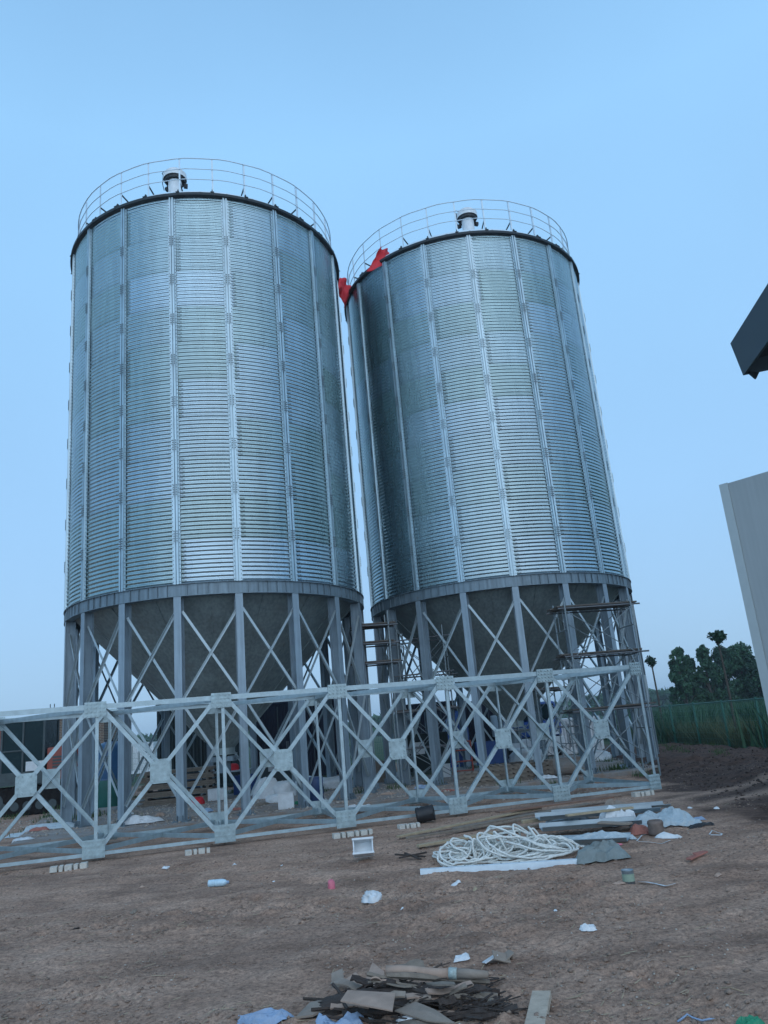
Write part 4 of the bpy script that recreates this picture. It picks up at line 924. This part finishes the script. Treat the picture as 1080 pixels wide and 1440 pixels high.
# grey tarp at the end of the bar
def crumple(name, px, py, w, d, h, m, label, cat, seed=0, group=None, rz=0, n=16, thick=.003):
    c = onground(px, py); u = np.linspace(-.5, .5, n); U_, V_ = np.meshgrid(u, u*1.0)
    e = 1+.35*(fbm(np.arctan2(V_, U_)*1.2+seed, U_*0+seed, seed, 2)-.5)*2
    X_, Y_ = U_*w*e, V_*d*e; k = np.clip(1-(np.abs(U_)*2)**4, 0, 1)**.7*np.clip(1-(np.abs(V_)*2)**4, 0, 1)**.7
    f = fbm(U_*7+seed*1.7, V_*7+seed, seed, 3); f2 = 1-np.abs(2*fbm(U_*6+seed, V_*6-seed, seed+9, 2)-1)
    cr, sr = math.cos(rz), math.sin(rz); XX, YY = X_*cr-Y_*sr, X_*sr+Y_*cr
    rg = np.random.default_rng(seed); X_j = rg.normal(0, w/n*.22, U_.shape); Y_j = rg.normal(0, d/n*.22, U_.shape); XX, YY = XX+X_j, YY+Y_j
    f3 = 1-np.abs(2*fbm(U_*2.6+seed*.7, V_*2.6+seed, seed+4, 2)-1)
    Z_ = top(XX+c.x, YY+c.y)+.006+h*(k*(.12+.5*f3**2+.35*f2*f)+.10*f)
    o = grid_mesh(name, XX+c.x*0, YY, Z_, m, None, False); o.location = (c.x, c.y, 0)
    md = o.modifiers.new('solid', 'SOLIDIFY'); md.thickness = thick
    return tag(o, label, cat, group)
crumple('tarp_piece', 848, 1209, .58, .34, .24, TARP, 'crumpled grey green tarp at the right end of the white bar', 'tarp', 4, n=12)
lump('plastic_bag', onground(522, 1266), .19, .15, .085, WHITE, 'pale knotted plastic bag below the end of the white bar', 'bag', 7, amp=.7)
lump('pink_bag', onground(466, 1249), .085, .085, .10, PINK, 'small round pink and white bag on open dirt', 'bag', 5)
crumple('paper_scrap', 649, 1350, .10, .08, .04, WHITE, 'small white paper scrap left of the larger crumpled box', 'scrap', 9, n=7)
crumple('plastic_wrapper', 826, 1308, .12, .08, .06, WHITE, 'pale crumpled wrapper on open dirt in the right foreground', 'wrapper', 11, n=9)
crumple('plastic_sheet', 195, 1158, .9, .5, .22, WHITE, 'white crumpled sheet by the first joints of the frame at left', 'plastic sheet', 13, n=14)
crumple('plastic_sheet', 508, 1140, .75, .5, .16, WHITE, 'white plastic sheet under the frame left of the black pipe', 'plastic sheet', 14, n=12)
crumple('plastic_sheet', 60, 1166, 1.5, .6, .14, FILM, 'pale plastic litter behind the frame at the far left', 'plastic sheet', 15, n=14)
crumple('plastic_sheet', 34, 1181, .4, .3, .06, WHITE, 'small white plastic piece nearest the far left edge', 'plastic sheet', 16, n=9)
crumple('red_wrapper', 56, 1168, .5, .25, .1, BRICK, 'reddish wrapper among the pale litter at far left', 'wrapper', 17, n=9)
# crushed paper box right foreground (700,1350)
c = onground(701, 1354); bxp = empty('crushed_carton', (c.x, c.y, gz(c.x, c.y)), .3, 'crushed grey carton lying open in the foreground dirt', 'carton')
mb = MB(); mb.box((.02, -.02, .04), (.13, .09, .008), Matrix.Rotation(.35, 3, 'Y') @ Matrix.Rotation(.5, 3, 'X')); mb.box((.07, 0, .035), (.10, .10, .008), Matrix.Rotation(-.5, 3, 'Y')); mb.build('side_panel', CARDG, bxp)
mb = MB(); mb.box((-.055, .02, .03), (.11, .09, .006), Matrix.Rotation(-.35, 3, 'Y') @ Matrix.Rotation(-.2, 3, 'X')); mb.build('flap', WHITE, bxp)
# white open crate near the middle
c = onground(512, 1208); boxthing('white_crate', (c.x, c.y, gz(c.x, c.y)+.12), (.27, .2, .16), WHITE, 'white open plastic crate tipped on its side below the frame', 'crate', .05, tilt=1.15)
# bottle
c = onground(308, 1247); bt_ = empty('plastic_bottle', (c.x, c.y, gz(c.x, c.y)+.045), -.1, 'clear blue plastic bottle lying on the dirt at left', 'bottle')
mb = MB(); prf = [(.01, -.13), (.04, -.128), (.042, -.06), (.038, -.05), (.042, -.04), (.042, .05), (.03, .085), (.014, .10)]; n = 14
for k in range(len(prf)-1): mb.cyl((prf[k][1], 0, 0), (prf[k+1][1], 0, 0), prf[k][0], n, prf[k+1][0], False)
mb.build('body', mat('bottle_plastic', (.45, .62, .72), .2, 0, .15, 20), bt_, smooth=True); mb = MB(); mb.cyl((.10, 0, 0), (.125, 0, 0), .017, 12); mb.build('cap', BLUEP, bt_)
# small can
c = onground(885, 1243); cn = empty('small_can', (c.x, c.y, gz(c.x, c.y)), 0, 'small pale tin can standing on the dirt at right', 'can')
mb = MB(); mb.lathe([(.01, 0), (.06, 0), (.06, .13), (.062, .135), (.055, .13), (.055, .12), (.01, .12)], 18); mb.build('body', SHEET, cn, smooth=True); mb = MB(); mb.lathe([(.061, .03), (.061, .1)], 18); mb.build('label_band', mat('can_label', (.25, .33, .25), .6), cn)
crumple('card_scrap', 870, 1244, .12, .07, .03, CARD, 'torn brown card scrap beside the tin can', 'scrap', 19, n=7)
def strip(name, pts, w, m, label, cat, t=.003, group=None):
    P3 = [onground(*q) for q in pts]; mb = MB(); vs = []
    for i, q in enumerate(P3):
        d = (P3[min(i+1, len(P3)-1)]-P3[max(i-1, 0)]).normalized(); s = d.cross(EZ).normalized()*w/2; z = gz(q.x, q.y)+.012+.012*math.sin(i*2.1)
        vs += [Vector((q.x, q.y, z))-s, Vector((q.x, q.y, z+.004))+s]
    mb.add(vs, [(2*i, 2*i+1, 2*i+3, 2*i+2) for i in range(len(P3)-1)]); return tag(mb.build(name, m, thick=t), label, cat, group)
strip('plastic_strip', [(900, 1242), (910, 1244), (922, 1243), (936, 1246), (950, 1246)], .035, WHITE, 'twisted white plastic strip right of the tin can', 'strip')
strip('white_strap', [(896, 1184), (903, 1176), (912, 1174)], .02, WHITE, 'short white strap at the edge of the sheet pile', 'strap')
strip('white_strap', [(898, 1185), (915, 1187), (930, 1187), (943, 1183)], .02, WHITE, 'long white packing strap curving below the sheet pile', 'strap')
strip('white_strap', [(998, 1175), (1002, 1171), (1015, 1170), (1014, 1176), (1000, 1177)], .02, WHITE, 'small white strap loop on the dirt at the far right', 'strap')
strip('straw', [(896, 1411), (906, 1413), (922, 1414), (930, 1413)], .006, WOODP, 'thin pale straw in the bottom right foreground', 'straw')
strip('straw', [(1015, 1393), (1028, 1395), (1046, 1396)], .005, WOODP, 'thin pale twig above the green bag', 'twig')
# brown reddish shard
c = onground(981, 1207); mb = MB(); mb.box((0, 0, .025), (.30, .07, .02), Matrix.Rotation(-.12, 3, 'Y')); mb.box((.05, .02, .04), (.14, .05, .015), Matrix.Rotation(.2, 3, 'X'))
tag(mb.build('brick_shard', BRICK, loc=(c.x, c.y, gz(c.x, c.y)), rz=.55, bevel=.005), 'long reddish wood shard on open dirt at right', 'shard')
# black pipe roll
c = onground(600, 1157); mb = MB(); n = 22
pr = [(.10, -.17), (.135, -.17), (.14, -.12), (.125, -.1), (.14, -.05), (.13, 0), (.14, .06), (.128, .1), (.14, .15), (.10, .155)]
mb2 = MB(); mb2.lathe([(r_, z_) for r_, z_ in pr]+[(.09, .1), (.09, -.12), (.10, -.17)], n); R_ = Matrix.Rotation(rad(82), 3, 'Y'); mb2.v = [tuple(R_ @ Vector(v)+Vector((0, 0, .15))) for v in mb2.v]
tag(mb2.build('black_pipe', BLACK, loc=(c.x, c.y, gz(c.x, c.y)), rz=-.1, smooth=True), 'short piece of thick black pipe beside the lying frame', 'pipe')
# long planks
PG = 'planks beside the sheet pile'
def plank(a, b, w, t, m, label, lift=.0, name='plank', group=PG, cat='plank'):
    A, B = onground(*a), onground(*b); z = max(gz(A.x, A.y), gz(B.x, B.y)); mb = MB(); A.z = gz(A.x, A.y)+t/2+.03+lift; B.z = gz(B.x, B.y)+t/2+.03+lift
    mb.bar(A, B, w, t); return tag(mb.build(name, m, bevel=.004), label, cat, group)
plank((560, 1181), (760, 1140), .09, .03, WOODP, 'longest pale plank pointing furthest left beside the rope')
plank((572, 1184), (790, 1150), .06, .03, WOOD, 'thin grey plank just below the longest pale plank', .02)
plank((588, 1195), (760, 1165), .10, .035, WOODP, 'pale plank ending just above the left of the rope heap')
plank((640, 1172), (830, 1136), .16, .025, WOOD, 'wide reddish brown board between the frame and the sheets', .03)
plank((700, 1150), (860, 1128), .20, .03, mat('red_brown_board', (.20, .12, .085), .85, 0, .25, 9, .3, 40), 'red brown board nearest the lying frame', .05)
plank((735, 1166), (800, 1157), .09, .05, WOODP, 'short pale block end against the sheet pile', .05)
plank((700, 1176), (790, 1160), .08, .04, WOOD, 'short dark plank between rope and sheet pile', .0)
# small twig pile left of rope
for i, (a, b) in enumerate((((556, 1206), (598, 1209)), ((562, 1212), (600, 1204)), ((570, 1205), (592, 1214)))):
    plank(a, b, .03, .02, BARK, ['dark broken stick lying flattest in the small stick pile left of the rope', 'dark broken stick sloping up right in the small stick pile', 'dark broken stick crossing down right over the small stick pile'][i], .008*i, 'broken_stick', 'broken sticks left of the rope', 'stick')
# folded sheet metal pile
SG = 'folded metal sheets in the pile'
def trough(a, b, w, h, label, lift=0, m=SHEET):
    A, B = onground(*a), onground(*b); d = (B-A); d.z = 0; d.normalize(); s = d.cross(EZ); A.z = gz(A.x, A.y)+.015+lift; B.z = gz(B.x, B.y)+.015+lift; mb = MB(); t = .004
    pts = [(-w/2-.03, h), (-w/2, h), (-w/2+.03, 0), (-.03, 0), (0, .02), (.03, 0), (w/2-.03, 0), (w/2, h), (w/2+.03, h)]
    pts = [(x, y) for x, y in pts]+[(x, y+t) for x, y in pts[::-1]]
    mb.prof(A, B, pts, s, EZ); return tag(mb.build('metal_sheet', m), label, 'sheet', SG)
trough((770, 1187), (885, 1182), .40, .05, 'front grey metal sheet of the pile, lowest in the photo')
trough((762, 1176), (900, 1166), .44, .06, 'second grey sheet from the front of the pile', .07)
trough((758, 1166), (925, 1152), .46, .06, 'third grey sheet, longest of the pile', .13)
trough((780, 1157), (940, 1144), .44, .05, 'rearmost grey metal sheet of the pile', .10)
plank((800, 1172), (893, 1160), .08, .03, WOODP, 'pale batten lying on top of the metal sheets', .20)
plank((845, 1172), (890, 1176), .14, .025, CARDG, 'grey green board end in front of the metal sheets', .12)
crumple('plastic_film', 935, 1160, .85, .7, .24, FILM, 'crumpled clear plastic film over the right end of the sheet pile', 'plastic film', 23, n=20)
crumple('plastic_film', 800, 1157, .7, .4, .20, FILM, 'pale plastic film on the left end of the sheet pile', 'plastic film', 24, n=14)
crumple('plastic_film', 870, 1160, .5, .3, .34, WHITE, 'whitish plastic film in the middle of the sheet pile', 'plastic film', 26, n=12)
crumple('plastic_film', 845, 1182, .8, .3, .12, FILM, 'clear plastic film drooping over the front metal sheet', 'plastic film', 88, n=14)
crumple('yellow_bag', 888, 1140, .34, .24, .14, YEL, 'dull yellow bag behind the sheet pile', 'bag', 25, n=10)
crumple('grey_sack', 866, 1141, .4, .3, .22, CARDG, 'grey brown sack beside the yellow bag', 'sack', 27, n=10)
crumple('brown_sack', 908, 1141, .35, .25, .13, CARD, 'brown paper sack right of the yellow bag', 'sack', 28, n=10)
crumple('brick_sack', 902, 1172, .3, .2, .14, BRICK, 'reddish crumpled piece in front of the plastic film', 'scrap', 29, n=10)
crumple('plastic_bag', 943, 1178, .34, .14, .07, WHITE, 'flat white bag at the front right of the sheet pile', 'bag', 30, n=10)
crumple('plastic_bag', 982, 1153, .18, .14, .05, BLUEP, 'small pale blue bag right of the plastic film', 'bag', 31, n=8)
crumple('dark_rag', 985, 1163, .3, .16, .05, BLACK, 'small black rag below the pale blue bag', 'rag', 32, n=8)
c = onground(924, 1174); mb = MB(); mb.lathe([(.01, 0), (.1, 0), (.11, .03), (.1, .06), (.11, .09), (.1, .12), (.11, .15), (.1, .18), (.08, .19), (.07, .1), (.01, .1)], 18)
tag(mb.build('rusty_tin', mat('rusty_tin', (.17, .13, .11), .7, .2, .35, 12), loc=(c.x, c.y, gz(c.x, c.y)), smooth=True), 'rusty ribbed tin at the front of the plastic film', 'tin')
# scattered small scraps: each a thing of its own
SC = [(200, 1249, .07, CARD, 'tan scrap at the left, above a dark clod'), (233, 1221, .12, WHITE, 'thin white scrap below the second pair of blocks'), (641, 1245, .09, WHITE, 'flat white scrap below the white bar'), (668, 1252, .06, WOODP, 'tiny pale scrap right of the flat white one'), (565, 1275, .03, WHITE, 'tiny white speck right of the knotted bag'), (781, 1282, .04, WHITE, 'tiny white scrap in the middle right dirt'), (775, 1205+45, .05, CARD, 'tan scrap below the rope end'), (575, 1318, .04, CARD, 'small tan scrap above the debris pile'), (396, 1218, .035, WHITE, 'white speck below the middle of the frame'), (385, 1238, .03, WHITE, 'white speck right of the bottle'), (1008, 1138, .12, WHITE, 'white scrap on the dark soil'), (1010, 1232, .07, CARD, 'tan scrap in the right dirt'), (870, 1189, .08, PINK, 'pinkish scrap in front of the sheet pile'), (795, 1190, .12, WHITE, 'white scrap between rope and sheets'), (970, 1137, .08, WHITE, 'white scrap behind the plastic film'), (188, 1282, .08, WOOD, 'brown scrap low on the left dirt'), (108, 1308, .08, BARK, 'dark scrap in the left foreground'), (330, 1216, .05, WHITE, 'white speck right of the white scrap'), (835, 1105, .16, WHITE, 'white scrap between the right silo and frame'), (868, 1098, .16, CARD, 'tan scrap near the right end of the frame'), (745, 1118, .16, WHITE, 'white scrap inside the frame at the centre right'), (800, 1112, .14, BRICK, 'red scrap inside the right of the frame'), (690, 1120, .12, CARD, 'tan scrap inside the frame above the planks')]
for i, (px, py, s, m, lab) in enumerate(SC): crumple('litter_scrap', px, py, s, s*.7, s*.4, m, lab, 'scrap', 60+i, 'litter scraps on the dirt', random.uniform(0, 3), n=7, thick=.002)
# extra litter along the slab edge
rl = random.Random(77)
EXM = [(WHITE, 'white'), (CARD, 'tan'), (BLUEP, 'blue'), (BRICK, 'red'), (WOOD, 'brown'), (GREENP, 'green')]
LOC = [(180, 'left of the first front leg of the left silo'), (225, 'by the second front leg of the left silo'), (290, 'between the second and third front legs of the left silo'), (330, 'at the third front leg of the left silo'), (368, 'below the white sacks'), (420, 'at the fourth front leg of the left silo'), (455, 'below the dark blue drum'), (545, 'in the gap between the silos'), (595, 'at the first front leg of the right silo'), (630, 'left of the orange barrier'), (668, 'below the orange barrier'), (720, 'in front of the middle pallets'), (770, 'below the lying grey drum'), (815, 'at the foot of the scaffold'), (880, 'near the right legs of the right silo')]
for i, (px, where) in enumerate(LOC):
    m, cn_ = EXM[i % 6]; py = 1152-.085*(px-180)-rl.uniform(0, 8); crumple('litter_scrap', px, py, rl.uniform(.2, .45), .2, rl.uniform(.06, .14), m, f'{cn_} crumpled litter {where}', 'scrap', 100+i, 'litter along the slab edge', rl.uniform(0, 3), n=8)

# ------------------------------------------------------------------ debris pile at the bottom
def sheetpiece(name, pts, z0, m, label, cat, tilt=0., t=.008, group='boards in the foreground debris pile', roll=0.):
    C_ = onground(*[sum(q[i] for q in pts)/len(pts) for i in (0, 1)]); base = gz(C_.x, C_.y)+z0
    V_ = [gp(q[0], q[1], base)-Vector((C_.x, C_.y, base)) for q in pts]; R_ = Matrix.Rotation(tilt, 3, 'X') @ Matrix.Rotation(roll, 3, 'Y')
    n = len(V_); V_ = [R_ @ v for v in V_]; nr = R_ @ Vector((0, 0, 1)); mb = MB()
    # slightly warped board: centre vertex lifted
    cv = sum(V_, Vector())/n+nr*.012
    mb.add([v+nr*t for v in V_]+[v for v in V_]+[cv+nr*t, cv], [(i, (i+1) % n, 2*n) for i in range(n)]+[(n+(i+1) % n, n+i, 2*n+1) for i in range(n)]+[(i, n+i, n+(i+1) % n, (i+1) % n) for i in range(n)])
    o = mb.build(name, m, loc=(C_.x, C_.y, base)); return tag(o, label, cat, group)
rb = random.Random(5)
lump('debris_mound', onground(570, 1412), 1.05, .34, .09, BARK, 'low dark mound of rotten bark under the foreground boards', 'debris', 41, amp=.35, n=26)
sheetpiece('card_sheet', [(489, 1394), (556, 1398), (552, 1423), (479, 1409)], .12, CARD, 'flat tan cardboard sheet in the centre of the debris pile', 'cardboard')
sheetpiece('card_sheet', [(466, 1368), (482, 1364), (488, 1396), (464, 1396)], .07, CARDG, 'small grey green board standing at the left of the pile', 'board', .35)
sheetpiece('card_sheet', [(486, 1372), (500, 1366), (514, 1374), (524, 1357), (540, 1364), (536, 1384), (512, 1392), (490, 1388)], .06, CARD, 'jagged torn card piece at the back of the pile', 'cardboard', .2)
sheetpiece('card_sheet', [(416, 1433), (436, 1412), (455, 1408), (462, 1420), (440, 1430)], .03, CARDG, 'grey leaf shaped board at the left end of the pile', 'board', 0, .012)
sheetpiece('card_sheet', [(555, 1420), (585, 1410), (612, 1418), (640, 1432), (600, 1430)], .07, CARDG, 'curved dark grey board right of the cardboard sheet', 'board', .1)
sheetpiece('card_sheet', [(600, 1390), (640, 1394), (643, 1408), (612, 1402)], .08, WOOD, 'thin brown board leaning below the long roll', 'board', -.2)
sheetpiece('card_sheet', [(560, 1436), (610, 1433), (640, 1440), (560, 1446)], .04, WOOD, 'brown board at the very bottom of the pile', 'board', 0)
def roll(a, b, r, m, label, parent=None, name='card_tube', lift=.0):
    A, B = onground(*a), onground(*b); A.z = gz(A.x, A.y)+r+lift; B.z = gz(B.x, B.y)+r+lift; return A, B
A, B = roll((546, 1396), (690, 1402), .028, CARD, '', lift=.10)
tb_ = empty('card_tube', A, 0, 'long grey brown flattened tube lying along the back of the debris pile', 'tube'); D = B-A
mb = MB(); mb.tube([D*t+Vector((0, 0, .006*math.sin(t*9))) for t in np.linspace(0, .62, 6)], [.034]*6, 10); mb.build('tube_body', CARD, tb_, smooth=True)
mb = MB(); mb.tube([D*t for t in (.621, .70)], [.036, .036], 10); mb.build('tape', mat('tape', (.35, .42, .40), .5, 0, .4, 40), tb_, smooth=True)
mb = MB(); mb.tube([D*t for t in (.701, .85, 1.0)], [.033, .03, .022], 10); mb.build('tube_end', CARDG, tb_, smooth=True)
DG = 'dark rotten sticks in the debris pile'
DS = [((545, 1402), (690, 1398), .05, .10), ((600, 1408), (702, 1407), .05, .05), ((430, 1418), (500, 1424), .04, .04), ((500, 1424), (600, 1438), .05, .05), ((560, 1405), (650, 1420), .045, .07), ((440, 1432), (560, 1428), .03, .03), ((640, 1414), (700, 1410), .06, .02), ((470, 1402), (490, 1434), .03, .05), ((585, 1432), (690, 1428), .04, .02), ((520, 1398), (600, 1402), .035, .10), ((610, 1440), (700, 1436), .04, .0), ((455, 1440), (540, 1442), .03, .02), ((640, 1404), (696, 1420), .05, .03)]
DL = ['long dark stick directly under the tube', 'dark stick at the right end, upper', 'short dark stick at the left of the pile', 'dark stick sloping below the cardboard sheet', 'dark stick sloping under the tube middle', 'thin stick along the left front of the pile', 'thick dark stub at the right tip of the pile', 'dark stick standing end on left of the cardboard', 'dark stick along the right front', 'dark stick behind the cardboard sheet', 'lowest dark stick at the bottom edge right', 'lowest dark stick at the bottom edge left', 'dark stick crossing the right end']
for i, (a, b, w_, lf) in enumerate(DS):
    A, B = onground(*a), onground(*b); A.z = gz(A.x, A.y)+.02+lf; B.z = gz(B.x, B.y)+.02+lf*.6; mb = MB(); pts = []
    for k in range(6):
        t = k/5; q = A.lerp(B, t); pts.append(q+Vector((rb.uniform(-.012, .012), rb.uniform(-.012, .012), rb.uniform(-.01, .01)))-A)
    mb.tube(pts, [w_*.5*rb.uniform(.5, 1) for _ in pts], 5); tag(mb.build('rotten_stick', BARK if i % 3 else WOOD, loc=A), DL[i], 'stick', DG)
for i in range(26):
    px = rb.gauss(585, 60); py = 1385+rb.random()*50
    if not 430 < px < 705: px = 590
    A = onground(px, py); l, w_ = rb.uniform(.10, .34), rb.uniform(.03, .09); a = rb.gauss(0, .35); mb = MB(); n = 6; tp = []; bt = []
    z = gz(A.x, A.y)+.02+.15*max(0, 1-abs(px-580)/130)*rb.random()
    for k in range(n+1):
        x = (k/n-.5)*l; e0, e1 = -w_/2*rb.uniform(.5, 1.1), w_/2*rb.uniform(.5, 1.1); zc = .012*math.sin(k*.8+i); tp += [(x, e0, zc+.006), (x, e1, zc+.010)]; bt += [(x, e0, zc-.004), (x, e1, zc)]
    vs = tp+bt; m2 = 2*(n+1); fs = []
    for k in range(n): a_, b_, c_, d__ = 2*k, 2*k+1, 2*k+3, 2*k+2; fs += [(a_, d__, c_, b_), (m2+a_, m2+b_, m2+c_, m2+d__), (a_, m2+a_, m2+d__, d__), (b_, c_, m2+c_, m2+b_)]
    fs += [(0, 1, m2+1, m2), (2*n, m2+2*n, m2+2*n+1, 2*n+1)]
    R_ = Matrix.Rotation(a, 3, 'Z') @ Matrix.Rotation(rb.gauss(0, .18), 3, 'Y') @ Matrix.Rotation(rb.gauss(.1, .3), 3, 'X'); mb.add([R_ @ Vector(v) for v in vs], fs)
    tag(mb.build('bark_piece', (BARK, BARK, WOOD, CARD, CARDG)[i % 5], loc=(A.x, A.y, z)), 'flat broken piece of rotten board in the foreground debris pile', 'board', 'broken boards in the foreground debris pile')
# shredded splinters round the pile (uncountable)
def splinters(n):
    mb = MB()
    for i in range(n):
        px = rb.gauss(600, 55); py = rb.gauss(1414, 13)
        if py > 1450 or px < 420 or px > 715: continue
        A = onground(px, py); a = rb.gauss(0, .5); l = rb.uniform(.03, .16); z = gz(A.x, A.y)+max(0, .09*(1-abs(px-585)/130))*rb.random()+.008
        q = Vector((math.cos(a)*l, math.sin(a)*l, rb.uniform(-.02, .03))); A.z = z; mb.bar(A, A+q, rb.uniform(.006, .022), .004)
    return tag(mb.build('splinters', BARK), 'shredded dark splinters over the debris pile', 'splinters', kind='stuff')
splinters(420)
crumple('blue_bag', 376, 1442, .34, .14, .09, BLUEP, 'pale blue plastic bag at the bottom edge, leftmost', 'bag', 51, n=12)
crumple('blue_bag', 477, 1443, .24, .12, .09, BLUEP, 'pale blue plastic bag in front of the debris pile', 'bag', 52, n=10)
crumple('blue_wrapper', 580, 1443, .18, .07, .05, WHITE, 'whitish blue wrapper at the bottom edge of the pile', 'wrapper', 53, n=9)
strip('white_strap', [(510, 1428), (518, 1432), (526, 1440)], .03, WHITE, 'short white strap in front of the cardboard sheet', 'strap')
# wooden plank end bottom right-centre
c0_ = onground(763, 1406); c1_ = onground(747, 1470); mb = MB(); dv = (c1_-c0_); dv.z = 0
mb.bar(Vector((c0_.x, c0_.y, gz(c0_.x, c0_.y)+.03)), Vector((c1_.x, c1_.y, gz(c0_.x, c0_.y)+.03)), .115, .045)
tag(mb.build('timber_offcut', mat('timber', (.44, .37, .29), .85, 0, .25, 16, .3, 60), bevel=.004), 'pale timber offcut running out of the bottom edge', 'timber')
crumple('green_bag', 1056, 1442, .13, .09, .05, GREENP, 'bright green plastic bag in the bottom right corner', 'bag', 54, n=12)
c = onground(975, 1432); mb = MB(); mb.tube([(-.09, .0, .01), (-.05, .01, .025), (-.02, .035, .03), (.0, .01, .02), (.04, -.02, .012), (.08, -.03, .02), (.12, -.03, .015)], .006, 6)
tag(mb.build('twine', BLUEP, loc=(c.x, c.y, gz(c.x, c.y)), smooth=True), 'short blue cord left of the green bag', 'cord')
hz = MB(); hz.bx(-760, 760, -90, 1080, -1.5, 21)
hm = bpy.data.materials.new('haze'); hm.use_nodes = True; hn = hm.node_tree; hn.nodes.clear()
ho = hn.nodes.new('ShaderNodeOutputMaterial'); hv = hn.nodes.new('ShaderNodeVolumePrincipled'); hv.inputs['Color'].default_value = (.86, .93, 1, 1); hv.inputs['Density'].default_value = .0008; hv.inputs['Anisotropy'].default_value = .2
hn.links.new(hv.outputs[0], ho.inputs['Volume']); o = hz.build('haze', hm); tag(o, kind='stuff')
print('objects', len(bpy.data.objects))
